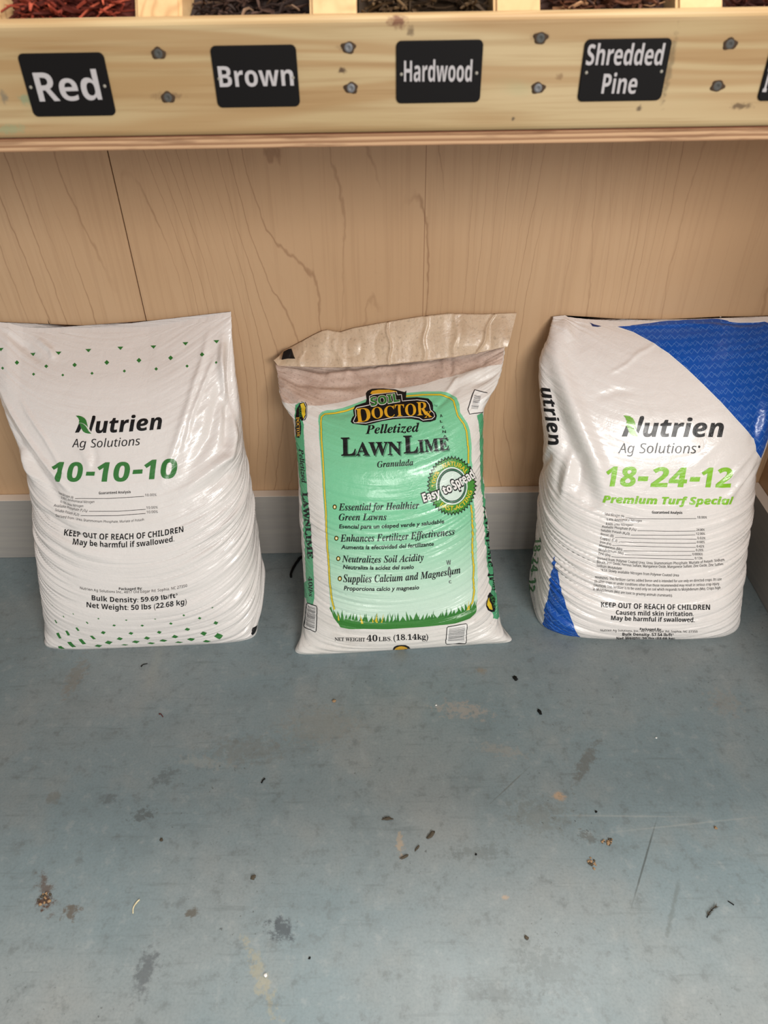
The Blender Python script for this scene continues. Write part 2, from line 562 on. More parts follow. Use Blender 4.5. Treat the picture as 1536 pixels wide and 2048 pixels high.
def mulch(name, x0, x1, material, label, nstr, seed, ztop=1.125):
    """a heap of shredded strands sloping up to the back of its bay"""
    rnd = random.Random(seed)
    vs, fs, tone = [], [], []
    hz = lambda x, y: ztop + (y - PB) * 0.52 + 0.012 * float(vnoise(x * 18, y * 18, seed % 8))
    nx, ny = 16, 18
    for j in range(ny + 1):
        for i in range(nx + 1):
            x, y = x0 + (x1 - x0) * i / nx, PB + 0.001 + (1.32 - PB) * j / ny
            vs.append((x, y, hz(x, y) - 0.012))
            tone.append(0.1)
    top = len(vs)
    for j in range(ny + 1):
        for i in range(nx + 1):
            x, y, z = vs[j * (nx + 1) + i]
            vs.append((x, y, ZB + 0.002))
            tone.append(0.1)
    idx = lambda i, j, b=0: b * top + j * (nx + 1) + i
    for j in range(ny):
        for i in range(nx):
            fs.append((idx(i, j), idx(i + 1, j), idx(i + 1, j + 1), idx(i, j + 1)))
            fs.append((idx(i, j, 1), idx(i, j + 1, 1), idx(i + 1, j + 1, 1), idx(i + 1, j, 1)))
    for i in range(nx):
        fs.append((idx(i, 0), idx(i, 0, 1), idx(i + 1, 0, 1), idx(i + 1, 0)))
        fs.append((idx(i, ny), idx(i + 1, ny), idx(i + 1, ny, 1), idx(i, ny, 1)))
    for j in range(ny):
        fs.append((idx(0, j), idx(0, j + 1), idx(0, j + 1, 1), idx(0, j, 1)))
        fs.append((idx(nx, j), idx(nx, j, 1), idx(nx, j + 1, 1), idx(nx, j + 1)))
    for k in range(int(nstr * 1.9)):
        L = rnd.uniform(0.008, 0.040)
        x, y = rnd.uniform(x0 + 0.012, x1 - 0.012), PB + 0.014 + (rnd.random() ** 1.6) * 0.36
        z = hz(x, y) + rnd.uniform(-0.010, 0.006)
        az, el = rnd.uniform(0, math.pi * 2), rnd.uniform(-0.35, 0.45)
        wd, th = L * rnd.uniform(0.05, 0.14), rnd.uniform(0.0008, 0.0022)
        d = Vector((math.cos(az) * math.cos(el), math.sin(az) * math.cos(el), math.sin(el)))
        side = d.cross(Vector((rnd.uniform(-.4, .4), rnd.uniform(-.4, .4), 1))).normalized()
        nn = side.cross(d)
        bend = rnd.uniform(-0.2, 0.2) * L
        t = rnd.random()
        b0 = len(vs)
        for q in range(4):
            s = q / 3 - 0.5
            c = Vector((x, y, z)) + d * (s * L) + nn * (bend * (1 - 4 * s * s)) + side * rnd.uniform(-.1, .1) * wd
            ww = wd * (0.45 if q in (0, 3) else 1.0) * rnd.uniform(0.7, 1.1)
            for (a, b) in ((-1, -1), (1, -1), (1, 1), (-1, 1)):
                p = c + side * (a * ww / 2) + nn * (b * th / 2)
                p.x = min(max(p.x, x0), x1)
                p.y = max(p.y, PB + 0.001)
                vs.append(tuple(p))
                tone.append(t)
        for q in range(3):
            for a in range(4):
                fs.append((b0 + q * 4 + a, b0 + q * 4 + (a + 1) % 4, b0 + q * 4 + 4 + (a + 1) % 4, b0 + q * 4 + 4 + a))
        fs.append((b0 + 3, b0 + 2, b0 + 1, b0))
        fs.append((b0 + 12, b0 + 13, b0 + 14, b0 + 15))
    me = bpy.data.meshes.new(name)
    me.from_pydata(vs, [], fs)
    at = me.attributes.new('tone', 'FLOAT', 'POINT')
    at.data.foreach_set('value', tone)
    o = link(name, me, material)
    return tag(o, label, 'mulch', kind='stuff')


def bay(i):
    return DIVX[i] + 0.0225, DIVX[i + 1] - 0.0225


mulch('red_mulch', *bay(0), mulch_mat('red_mulch', srgb(74, 26, 18), srgb(140, 56, 40), srgb(178, 84, 60)), 'shredded red dyed mulch in the bin bay behind the Red name plate', 420, 1)
mulch('brown_mulch', *bay(1), mulch_mat('brown_mulch', srgb(38, 26, 22), srgb(78, 56, 46), srgb(132, 104, 82)), 'dark brown shredded mulch in the bin bay behind the Brown name plate', 420, 2)
mulch('hardwood_mulch', *bay(2), mulch_mat('hardwood_mulch', srgb(44, 32, 20), srgb(86, 66, 44), srgb(126, 100, 70)), 'fine olive brown hardwood mulch in the bin bay behind the Hardwood plate', 520, 3)
mulch('pine_mulch', *bay(3), mulch_mat('pine_mulch', srgb(48, 26, 18), srgb(104, 64, 44), srgb(176, 132, 96)), 'reddish brown shredded pine mulch in the bay behind the two line plate', 380, 4)
mulch('bark_mulch', DIVX[4] + .0225, DIVX[4] + 0.142, mulch_mat('bark_mulch', srgb(50, 24, 18), srgb(96, 48, 36), srgb(150, 90, 64)), 'dark reddish mulch in the last bay at the right end of the bin', 260, 5)
mulch('straw_mulch', DIVX[0] - 0.142, DIVX[0] - .0225, mulch_mat('straw_mulch', srgb(120, 92, 62), srgb(190, 156, 112), srgb(216, 186, 140)), 'pale straw coloured mulch left of the red mulch, cut by the frame', 260, 6)

# ------------------------------------------------------------------ lettering
MATHS = {'b': (0x1D400, 0x1D41A, 0x1D7CE), 'bi': (0x1D468, 0x1D482, 0x1D7CE), 'sb': (0x1D5D4, 0x1D5EE, 0x1D7EC), 'sbi': (0x1D63C, 0x1D656, 0x1D7EC), 'si': (0x1D608, 0x1D622, None), 's': (0x1D5A0, 0x1D5BA, 0x1D7E2)}


def glyphs(s, st):
    if st not in MATHS:
        return s
    A, a, z = MATHS[st]
    o = ''
    for c in s:
        if 'A' <= c <= 'Z':
            o += chr(A + ord(c) - 65)
        elif 'a' <= c <= 'z':
            o += chr(a + ord(c) - 97)
        elif c.isascii() and c.isdigit() and z:
            o += chr(z + ord(c) - 48)
        else:
            o += c
    return o


_capcache = {}


def text_mesh(s, st, res=3, offset=0.0, shear=0.0):
    """(verts Nx2, faces) of flat lettering; x runs 0..1 over the line's width, y is in cap heights"""
    def make(t):
        c = bpy.data.curves.new('lettering', 'FONT')
        c.body = t
        c.resolution_u = res
        c.offset = offset
        c.shear = shear
        o = bpy.data.objects.new('lettering', c)
        COL.objects.link(o)
        bpy.context.view_layer.update()
        dg = bpy.context.evaluated_depsgraph_get()
        me = bpy.data.meshes.new_from_object(o.evaluated_get(dg))
        v = np.array([p.co[:2] for p in me.vertices]) if len(me.vertices) else np.zeros((0, 2))
        f = [tuple(p.vertices) for p in me.polygons]
        bpy.data.objects.remove(o)
        bpy.data.curves.remove(c)
        bpy.data.meshes.remove(me)
        return v, f
    key = (st, offset > 0)
    if key not in _capcache:
        v, f = make(glyphs('H', st))
        _capcache[key] = (v[:, 1].max() - v[:, 1].min(), v[:, 1].min())
    cap, y0 = _capcache[key]
    v, f = make(glyphs(s, st))
    x0, x1 = v[:, 0].min(), v[:, 0].max()
    return np.stack([(v[:, 0] - x0) / (x1 - x0), (v[:, 1] - y0) / cap], 1), f


# ------------------------------------------------------------------ name plates
M['plate'] = flat_mat('black_engraved_plastic', (0.007, 0.006, 0.006, 1), 0.6, 0.1)
M['rivet'] = flat_mat('dull_rivet', srgb(150, 144, 132), 0.5, 0.4)
M['plate_text'] = flat_mat('plate_white_letters', srgb(178, 172, 172), 0.6, 0.3)


def rounded(bm, x0, x1, z0, z1, r, y0, y1, edge=0.0006):
    pts = []
    for cx, cz, a0 in ((x1 - r, z1 - r, 0), (x0 + r, z1 - r, 90), (x0 + r, z0 + r, 180), (x1 - r, z0 + r, 270)):
        for k in range(7):
            a = math.radians(a0 + 15 * k)
            pts.append((cx + r * math.cos(a), cz + r * math.sin(a)))
    back = [bm.verts.new((x, y1, z)) for x, z in pts]
    frt = [bm.verts.new((x, y0 + edge, z)) for x, z in pts]
    mx, mz = (x0 + x1) / 2, (z0 + z1) / 2
    inn = [bm.verts.new((mx + (x - mx) * (1 - 2 * edge / (x1 - x0)), y0, mz + (z - mz) * (1 - 2 * edge / (z1 - z0)))) for x, z in pts]
    n = len(pts)
    bm.faces.new(back)
    bm.faces.new(inn[::-1])
    for a, b in ((back, frt), (frt, inn)):
        for i in range(n):
            bm.faces.new((a[i], b[i], b[(i + 1) % n], a[(i + 1) % n]))


def plate(corners, lines, label, pins=True):
    """corners: pixels of TL, TR, BR, BL in the photo, measured on the board's face"""
    W4 = [on_depth(x, y, PF) for x, y in corners]
    x0, x1 = (W4[0][0] + W4[3][0]) / 2, (W4[1][0] + W4[2][0]) / 2
    z1, z0 = (W4[0][2] + W4[1][2]) / 2, (W4[2][2] + W4[3][2]) / 2
    yf = PF - 0.0022
    root = empty('name_plate', ((x0 + x1) / 2, PF, (z0 + z1) / 2), label, 'sign', 'black name plates on the bin board')
    bm = bmesh.new()
    rounded(bm, x0, x1, z0, z1, 0.0045, yf, PF - 0.0001)
    bm_done('plate', bm, M['plate'], root)
    vs, fs = [], []
    for (t, st, a, b, cap, sh) in lines:
        v, f = text_mesh(t, st, 5, shear=sh)
        A, B = on_depth(*a, yf), on_depth(*b, yf)
        up = np.array([0, 0, 1.0])
        P3 = A + v[:, :1] * (B - A) + v[:, 1:] * cap * up
        P3[:, 1] = yf - 0.0003
        o0 = len(vs)
        vs += [tuple(p) for p in P3]
        fs += [tuple(i + o0 for i in q) for q in f]
    me = bpy.data.meshes.new('lettering')
    me.from_pydata(vs, [], fs)
    bm = bmesh.new()
    bm.from_mesh(me)
    for f in bm.faces:
        if f.normal.y > 0:
            f.normal_flip()
    bm.to_mesh(me)
    bm.free()
    o = link('lettering', me, M['plate_text'])
    o.parent = root
    o.matrix_parent_inverse = root.matrix_world.inverted()
    if pins:
        for xx in (x0 + 0.0045, x1 - 0.0045):
            bm = bmesh.new()
            bmesh.ops.create_uvsphere(bm, u_segments=16, v_segments=8, radius=0.0014)
            for v in bm.verts:
                v.co = Vector((v.co.x + xx, v.co.y * 0.45 + yf, v.co.z + (z0 + z1) / 2 - 0.001))
            bm_done('rivet', bm, M['rivet'], root, True)
    return root


plate([(36, 108), (205, 103), (235, 232), (68, 231)], [('Red', 'sb', (80, 203), (205, 199), 0.0225, 0)], 'black name plate lettered Red, at the left end of the board')
plate([(420, 92), (590, 88), (602, 211), (437, 216)], [('Brown', 'sb', (440, 174), (588, 171), 0.0160, 0)], 'black name plate lettered Brown, between the Red and Hardwood plates')
plate([(793, 80), (966, 80), (960, 205), (792, 205)], [('Hardwood', 'sb', (808, 163), (943, 163), 0.0160, 0)], 'black name plate lettered Hardwood, middle of the front board')
plate([(1170, 78), (1342, 76), (1322, 203), (1155, 200)], [('Shredded', 'sb', (1171, 130), (1323, 130), 0.0155, 0), ('Pine', 'sb', (1202, 187), (1271, 187), 0.0155, 0)], 'black name plate lettered Shredded Pine on two lines')
plate([(1542, 76), (1712, 74), (1685, 199), (1517, 201)], [('I', 'sb', (1524, 184), (1532, 184), 0.0190, 0)], 'black name plate cut off by the frame, right of the Shredded Pine plate')
#BAGS

# ------------------------------------------------------------------ filled sacks
WALL_Y = 1.354


def film(name, color, rough=0.34, coat=0.22, ramp=None, chevron=False, dirt=0.0, mottle=None, spec=0.5):
    """printed plastic film; every ink shares the sack's own crinkles through the 'cr' and 'sheet' coordinates"""
    g = NT(name)
    at = g.n('ShaderNodeAttribute', attribute_name='cr').outputs['Vector']
    sh = g.n('ShaderNodeAttribute', attribute_name='sheet').outputs['Vector']
    fine = g.noise(g.mapping(at, (7, 150, 1)), 1.0, 2, 0.5)
    sep = g.n('ShaderNodeSeparateXYZ')
    g.l(at, sep.inputs[0])
    amp = sep.outputs[2]
    gr = g.noise(g.mapping(sh, (1, 1, 0)), 260.0, 2, 0.6)
    cr = g.noise(g.mapping(sh, (1, 1, 0)), 42.0, 3, 0.6, 0.6)
    h = g.math('ADD', g.math('MULTIPLY', fine, g.math('MULTIPLY', amp, 4.5)), g.math('MULTIPLY', gr, 0.08))
    h = g.math('ADD', h, g.math('MULTIPLY', cr, 0.30))
    nb = g.bump(h, 0.9, 0.0036)
    c = color
    if ramp:
        s2 = g.n('ShaderNodeSeparateXYZ')
        g.l(sh, s2.inputs[0])
        c = g.mix(g.ss(s2.outputs[1], ramp[1], ramp[2]), color, ramp[0])
    if chevron:
        s2 = g.n('ShaderNodeSeparateXYZ')
        g.l(sh, s2.inputs[0])
        row = g.math('DIVIDE', s2.outputs[1], 0.017)
        jit = g.noise(g.mapping(sh, (26, 0, 0)), 1.0, 2)
        tri = g.math('ABSOLUTE', g.math('SUBTRACT', g.math('FRACT', g.math('ADD', g.math('DIVIDE', s2.outputs[0], 0.013), g.math('MULTIPLY', g.math('FLOOR', row), 0.37))), 0.5))
        tri2 = g.math('ABSOLUTE', g.math('SUBTRACT', g.math('FRACT', g.math('ADD', g.math('DIVIDE', s2.outputs[0], 0.021), g.math('MULTIPLY', g.math('FLOOR', row), 0.61))), 0.5))
        yy = g.math('FRACT', row)
        d1 = g.math('ABSOLUTE', g.math('SUBTRACT', yy, g.math('ADD', 0.1, g.math('MULTIPLY', tri, g.math('ADD', 0.5, jit)))))
        d2 = g.math('ABSOLUTE', g.math('SUBTRACT', yy, g.math('ADD', 0.2, g.math('MULTIPLY', tri2, 1.2))))
        dd = g.math('MINIMUM', d1, d2)
        c = g.mix(g.ss(dd, 0.06, 0.015, 0, 0.42), c, srgb(120, 168, 226))
    if mottle:
        n = g.noise(g.mapping(sh, (1, 1, 0)), 22.0, 4, 0.65)
        n2 = g.noise(g.mapping(sh, (1, 1, 0)), 180.0, 3, 0.7)
        c = g.mix(g.ss(n, 0.35, 0.7), c, mottle)
        c = g.mix(g.ss(n2, 0.5, 0.72, 0, 0.35), c, srgb(96, 78, 66))
    if dirt:
        n = g.noise(g.mapping(sh, (1, 1, 0)), 9.0, 4, 0.6)
        n2 = g.noise(g.mapping(sh, (1, 1, 0)), 90.0, 3, 0.7)
        c = g.mix(g.math('MULTIPLY', g.ss(n, 0.50, 0.75), dirt), c, srgb(176, 160, 146))
        c = g.mix(g.math('MULTIPLY', g.ss(n2, 0.62, 0.75), dirt * 0.6), c, srgb(130, 112, 98))
    rr = g.ss(cr, 0.3, 0.7, rough - 0.12, rough + 0.08)
    return g.done(c, rr, nb, spec, **{'Coat Weight': coat, 'Coat Roughness': 0.06})


INK = {
    'white': film('white_film', srgb(236, 231, 227), 0.32, dirt=0.10),
    'white_grubby': film('white_film_grubby', srgb(232, 228, 222), 0.36, dirt=0.30),
    'black': film('black_ink', srgb(22, 22, 24), 0.38, coat=0.10, spec=0.3),
    'green': film('green_ink', srgb(52, 122, 54), 0.34),
    'lime': film('lime_green_ink', srgb(138, 200, 52), 0.34),
    'leaf': film('leaf_green_ink', srgb(118, 176, 52), 0.34),
    'blue': film('blue_ink', srgb(8, 82, 176), 0.32, chevron=True),
    'navy': film('navy_ink', srgb(24, 50, 110), 0.32),
    'mint': film('mint_green_ink', srgb(126, 206, 160), 0.32, ramp=(srgb(206, 232, 214), 0.34, 0.10), dirt=0.08),
    'band': film('band_green_ink', srgb(84, 170, 122), 0.34),
    'yellow': film('yellow_ink', srgb(232, 200, 48), 0.34),
    'gold': film('gold_ink', srgb(226, 172, 44), 0.34),
    'shadow': film('dull_green_ink', srgb(70, 132, 98), 0.34),
    'grass': film('grass_green_ink', srgb(58, 130, 52), 0.34),
    'seal': film('seal_green_ink', srgb(70, 146, 56), 0.34),
    'pale': film('pale_disc_ink', srgb(214, 232, 220), 0.34),
    'plain': film('plain_white_ink', srgb(240, 238, 234), 0.33),
    'grey': film('grey_ink', srgb(96, 96, 98), 0.35),
    'smoky': film('dusty_clear_film', srgb(216, 194, 180), 0.38, mottle=srgb(196, 172, 158)),
    'cream': film('cream_film', srgb(226, 218, 204), 0.33, dirt=0.2),
}


class Sack:
    """A filled sack: closed loops stacked from the floor up to the flattened top seal.
    left / right: the sack's edges as seen in the photo, from which its real widths are solved."""

    def __init__(s, prof, left, right, top=None, yaw=0.0, nexp=((0, 4), (0.15, 3), (1, 2.2)), cols=430, rows=270, seed=0, foot=0.010, ears=(0, 0)):
        s.seed = seed
        prof = np.array(prof, float)            # z, front y, back y
        mid = prof[:, 1]
        dl = np.hypot(np.diff(prof[:, 0]), np.diff(mid))
        cum = np.concatenate([[0], np.cumsum(dl)])
        t = np.linspace(0, cum[-1], rows)
        s.length = cum[-1]
        sm = lambda a: smooth1(np.interp(t, cum, a), 60)
        z, yf, yb = (sm(prof[:, k]) for k in range(3))
        z[0] = prof[0, 0]
        z[-1], yf[-1], yb[-1] = prof[-1]
        vv = np.linspace(0, 1, rows)
        n = np.interp(vv, [a for a, b in nexp], [b for a, b in nexp])
        # rounded bottom edge
        h = np.clip(t / (foot * 1.6), 0, 1)
        rb = foot * (1 - np.sqrt(np.clip(1 - (1 - h) ** 2, 0, 1)))
        yf = yf + rb
        yb = yb - rb
        yc, b = (yf + yb) / 2, np.maximum((yb - yf) / 2, 0.0015)
        L = np.array(left, float)
        R = np.array(right, float)
        L = L[np.argsort(L[:, 1])]
        R = R[np.argsort(R[:, 1])]
        # first guess of the widths
        P0 = np.stack([0 * z, yc, z], -1)
        py = project(P0)[:, 1]
        d = (P0 - CAM) @ FWD
        xl = (np.interp(py, L[:, 1], L[:, 0]) - 768) * d / FPX
        xr = (np.interp(py, R[:, 1], R[:, 0]) - 768) * d / FPX
        ph = np.linspace(0, 2 * math.pi, 1600, endpoint=False) + math.pi / 2
        topw = np.zeros(rows) if top is None else sstep(0.55, 1.0, vv)
        fade = 1 - sstep(0.5, 1.0, vv)
        for it in range(7):
            xl, xr = smooth1(xl, 6), smooth1(xr, 6)
            if it == 6:
                break
            G = s.loops(xl, xr, yc, b, z, n, ph, yaw * fade, top, topw)
            q = project(G)
            dd = (G - CAM) @ FWD
            il, ir = q[..., 0].argmin(1), q[..., 0].argmax(1)
            ar = np.arange(rows)
            xl = xl + (np.interp(q[ar, il, 1], L[:, 1], L[:, 0]) - q[ar, il, 0]) * dd[ar, il] / FPX
            xr = xr + (np.interp(q[ar, ir, 1], R[:, 1], R[:, 0]) - q[ar, ir, 0]) * dd[ar, ir] / FPX
        G = s.loops(xl, xr, yc, b, z, n, ph, yaw * fade, top, topw)
        # even spacing round each loop, column 0 at the middle of the back
        Gc = np.concatenate([G, G[:, :1]], 1)
        seg = np.linalg.norm(np.diff(Gc, axis=1), axis=2)
        acc = np.concatenate([np.zeros((rows, 1)), np.cumsum(seg, 1)], 1)
        out = np.zeros((rows, cols, 3))
        for i in range(rows):
            u = np.linspace(0, acc[i, -1], cols, endpoint=False)
            for k in range(3):
                out[i, :, k] = np.interp(u, acc[i], Gc[i, :, k])
        s.perim = float(np.median(acc[:, -1]))
        s.G, s.rows, s.cols, s.v, s.t = out, rows, cols, vv, t
        # pinched bottom corners stick out to the sides
        for sgn, e in ((-1, ears[0]), (1, ears[1])):
            if e:
                k = np.argmax(sgn * out[:, :, 0] * 1.0 - out[:, :, 1] * 1.0, axis=1)
                arc = (np.arange(cols)[None, :] - k[:, None]) * (s.perim / cols)
                w = np.exp(-(arc / 0.020) ** 2) * np.exp(-(out[:, :1, 2] / 0.028) ** 1.5)
                out[:, :, 0] += sgn * e * w
                out[:, :, 1] -= 0.25 * e * w
        s.u = (np.arange(cols) / cols - 0.5)                 # 0 = middle of the front
        s.refresh()
        s.base = s.G.copy()
        s.prints = []

    @staticmethod
    def loops(xl, xr, yc, b, z, n, ph, yaw, top, topw):
        c, sn = np.cos(ph), np.sin(ph)
        e = (2 / n)[:, None]
        X = np.sign(c) * np.abs(c) ** e
        Y = np.sign(sn) * np.abs(sn) ** e
        a, xc = ((xr - xl) / 2)[:, None], ((xr + xl) / 2)[:, None]
        x = xc + a * X
        y = yc[:, None] + b[:, None] * Y + yaw[:, None] * (x - xc)
        zz = np.repeat(z[:, None], len(ph), 1)
        if top is not None:
            zz = zz + topw[:, None] * np.interp(X, [p for p, q in top], [q for p, q in top])
        return np.stack([x, y, zz], -1)

    def refresh(s):
        G = s.G
        du = np.roll(G, -1, 1) - np.roll(G, 1, 1)
        dv = np.gradient(G, axis=0)
        N = np.cross(du, dv)
        s.N = N / np.maximum(np.linalg.norm(N, axis=2, keepdims=True), 1e-9)
        s.PX = project(G)
        s.vis = ((CAM - G) * s.N).sum(2) > 0.0
        ii, jj = np.nonzero(s.vis)
        s.ci, s.cj = ii, jj
        s.cp = s.PX[ii, jj]

    def sample(s, A, r, c):
        r = np.clip(np.asarray(r, float), 0, s.rows - 1.0001)
        c = np.asarray(c, float) % s.cols
        i, j = np.floor(r).astype(int), np.floor(c).astype(int) % s.cols
        fr, fc = (r - i)[..., None], (c - np.floor(c))[..., None]
        j1 = (j + 1) % s.cols
        return (A[i, j] * (1 - fc) + A[i, j1] * fc) * (1 - fr) + (A[i + 1, j] * (1 - fc) + A[i + 1, j1] * fc) * fr

    def find(s, px):
        """where on the sack (row, column) the print seen at these photo pixels lies"""
        px = np.atleast_2d(np.asarray(px, float))
        out = np.zeros((len(px), 2))
        step = 1
        for k in range(0, len(px), 40):
            d = ((px[k:k + 40, None] - s.cp[None]) ** 2).sum(2)
            m = d.argmin(1)
            out[k:k + 40, 0], out[k:k + 40, 1] = s.ci[m], s.cj[m]
        near = out.copy()
        for _ in range(3):
            p = s.sample(s.PX, out[:, 0], out[:, 1])
            a = s.sample(s.PX, out[:, 0] + 0.5, out[:, 1]) - s.sample(s.PX, out[:, 0] - 0.5, out[:, 1])
            b = s.sample(s.PX, out[:, 0], out[:, 1] + 0.5) - s.sample(s.PX, out[:, 0], out[:, 1] - 0.5)
            e = px - p
            det = a[:, 0] * b[:, 1] - a[:, 1] * b[:, 0]
            ok = np.abs(det) > 0.15
            det = np.where(ok, det, 1)
            dr = np.where(ok, (e[:, 0] * b[:, 1] - e[:, 1] * b[:, 0]) / det, 0)
            dc = np.where(ok, (a[:, 0] * e[:, 1] - a[:, 1] * e[:, 0]) / det, 0)
            out[:, 0] += np.clip(dr, -2, 2)
            out[:, 1] += np.clip(dc, -2, 2)
        out[:, 0] = np.clip(out[:, 0], 0, s.rows - 1.001)
        bad = np.hypot(*(s.sample(s.PX, out[:, 0], out[:, 1]) - px).T) > np.hypot(*(s.sample(s.PX, near[:, 0], near[:, 1]) - px).T) + 0.01
        out[bad] = near[bad]
        return out

    # ---- relief
    def crease(s, pts, amp, width, power=2.0):
        """a long fold following photo pixels pts; amp in m (negative = valley)"""
        rc = s.find(np.array(pts, float))
        sr, scol = s.length / s.rows, s.perim / s.cols
        A = rc * [sr, scol]
        gr, gc = np.meshgrid(np.arange(s.rows) * sr, np.arange(s.cols) * scol, indexing='ij')
        best = np.full(gr.shape, 1e9)
        w = np.zeros(gr.shape)
        n = len(A) - 1
        for k in range(n):
            d = A[k + 1] - A[k]
            ll = max((d ** 2).sum(), 1e-9)
            t = np.clip(((gr - A[k, 0]) * d[0] + (gc - A[k, 1]) * d[1]) / ll, 0, 1)
            dist = np.hypot(gr - A[k, 0] - t * d[0], gc - A[k, 1] - t * d[1])
            m = dist < best
            best = np.where(m, dist, best)
            w = np.where(m, (k + t) / n, w)
        taper = np.sin(np.pi * np.clip(w, 0.02, 0.98)) ** 0.6
        s.disp = s.disp + amp * taper * np.exp(-(best / width) ** power)

    def wrinkle(s, k, amp, lo, freq=85, udir=5.0, centre=0.0, side=0.55):
        """tension ripples that hang like a smile between the sides; stronger low down and towards the edges"""
        U = (s.u * s.perim)[None, :] - centre
        Vv = s.t[:, None]
        q = Vv - k * (0.38 * np.tanh(U / 0.38)) ** 2 - 0.012 * vnoise(U * 5, Vv * 5, 3 + s.seed)
        a = np.clip(np.abs(U) / 0.20, 0, 1.3)
        am = amp * (0.16 + side * a ** 1.5) * lo(s.v)[:, None]
        am = am * (0.55 + 0.45 * vnoise(U * 9 + s.seed, Vv * 9, 2))
        nz = vnoise(U * udir, q * freq, s.seed) + 0.55 * vnoise(U * udir * 1.6, q * freq * 1.9, s.seed + 1)
        rd = 2 * np.abs(np.clip(nz, -1, 1)) ** 0.75 - 1
        s.disp = s.disp + am * rd
        s.q, s.amp = q, np.clip(am / max(amp, 1e-6), 0, 1)

    def relief(s):
        s.G = s.base + s.N * s.disp[..., None]
        s.G[..., 2] = np.maximum(s.G[..., 2], 0.002)
        s.G[..., 1] = np.minimum(s.G[..., 1], WALL_Y - 0.003)
        s.G[..., 1] = np.where(s.G[..., 2] < 0.178, np.minimum(s.G[..., 1], WALL_Y - 0.028), s.G[..., 1])
        du = np.roll(s.G, -1, 1) - np.roll(s.G, 1, 1)
        dv = np.gradient(s.G, axis=0)
        N = np.cross(du, dv)
        s.N2 = N / np.maximum(np.linalg.norm(N, axis=2, keepdims=True), 1e-9)

    # ---- print
    def add_rc(s, rc, faces, ink, layer):
        bm = bmesh.new()
        vs = [bm.verts.new((p[1], p[0], 0)) for p in rc]
        for f in faces:
            try:
                bm.faces.new([vs[i] for i in f])
            except ValueError:
                pass
        bm.normal_update()
        for f in bm.faces:
            if f.normal.z < 0:
                f.normal_flip()
        bmesh.ops.triangulate(bm, faces=[f for f in bm.faces if len(f.verts) > 4])
        lo, hi = rc.min(0), rc.max(0)
        for k in range(int(math.ceil(lo[1])), int(math.floor(hi[1])) + 1):
            bmesh.ops.bisect_plane(bm, geom=bm.verts[:] + bm.edges[:] + bm.faces[:], plane_co=(k, 0, 0), plane_no=(1, 0, 0), dist=1e-4)
        for k in range(int(math.ceil(lo[0])), int(math.floor(hi[0])) + 1):
            bmesh.ops.bisect_plane(bm, geom=bm.verts[:] + bm.edges[:] + bm.faces[:], plane_co=(0, k, 0), plane_no=(0, 1, 0), dist=1e-4)
        bm.verts.index_update()
        v = np.array([(p.co.y, p.co.x) for p in bm.verts])
        f = [tuple(q.index for q in p.verts) for p in bm.faces]
        bm.free()
        s.prints.append((v, f, ink, layer))

    def poly(s, pts, ink, layer=1, dense=14):
        P = np.array(pts, float)
        out = []
        for k in range(len(P)):
            a, b = P[k], P[(k + 1) % len(P)]
            n = max(1, int(np.hypot(*(b - a)) / dense))
            out += [a + (b - a) * i / n for i in range(n)]
        rc = s.find(np.array(out))
        s.add_rc(rc, [tuple(range(len(out)))], ink, layer)

    def stroke(s, pts, w, ink, layer=2, closed=False, dense=8):
        P = np.array(list(pts) + ([pts[0]] if closed else []), float)
        out = []
        for k in range(len(P) - 1):
            n = max(1, int(np.hypot(*(P[k + 1] - P[k])) / dense))
            out += [P[k] + (P[k + 1] - P[k]) * i / n for i in range(n)]
        out.append(P[-1])
        Q = np.array(out)
        T = np.gradient(Q, axis=0)
        if closed:
            T[0] = T[-1] = Q[1] - Q[-2]
        T = T / np.maximum(np.hypot(T[:, 0], T[:, 1])[:, None], 1e-6)
        Nn = np.stack([-T[:, 1], T[:, 0]], 1) * w / 2
        n = len(Q)
        rc = s.find(np.concatenate([Q + Nn, Q - Nn]))
        s.add_rc(rc, [(i, i + 1, n + i + 1, n + i) for i in range(n - 1)], ink, layer)

    def text(s, t, st, p0, p1, cap, ink='black', sag=0.0, layer=3, offset=0.0, shear=0.0, up=None, res=2, fx=None):
        """a line of print: p0..p1 baseline ends in photo pixels, cap height and sag in pixels"""
        v, f = text_mesh(t, st, res, offset, shear)
        p0, p1 = np.array(p0, float), np.array(p1, float)
        d = p1 - p0
        if up is None:
            up = np.array([d[1], -d[0]]) / np.hypot(*d)
        up = np.array(up, float)

        def loc(xi, eta):
            if fx:
                return fx(xi, eta)
            return p0 + d * xi[:, None] + up * cap * eta[:, None] + np.array([0, 1.0]) * sag * (4 * xi * (1 - xi))[:, None]
        e0, e1 = v[:, 1].min(), max(v[:, 1].max(), 0.3)
        nx = 13 if (fx or sag) else 9
        xs, es = np.meshgrid(np.linspace(0, 1, nx), np.linspace(e0, e1, 4))
        xs, es = xs.ravel(), es.ravel()
        rc = s.find(loc(xs, es))
        dg = 5 if fx else 4

        def basis(x, e):
            return np.stack([x ** a * e ** b for a in range(dg + 1) for b in range(3)], 1)
        ok = np.ones(len(rc), bool)
        for _ in range(3):
            co, *_ = np.linalg.lstsq(basis(xs[ok], es[ok]), rc[ok], rcond=None)
            err = np.abs(basis(xs, es) @ co - rc).max(1)
            ok = err < max(1.5, 3 * np.median(err))
        s.add_rc(basis(v[:, 0], v[:, 1]) @ co, f, ink, layer)

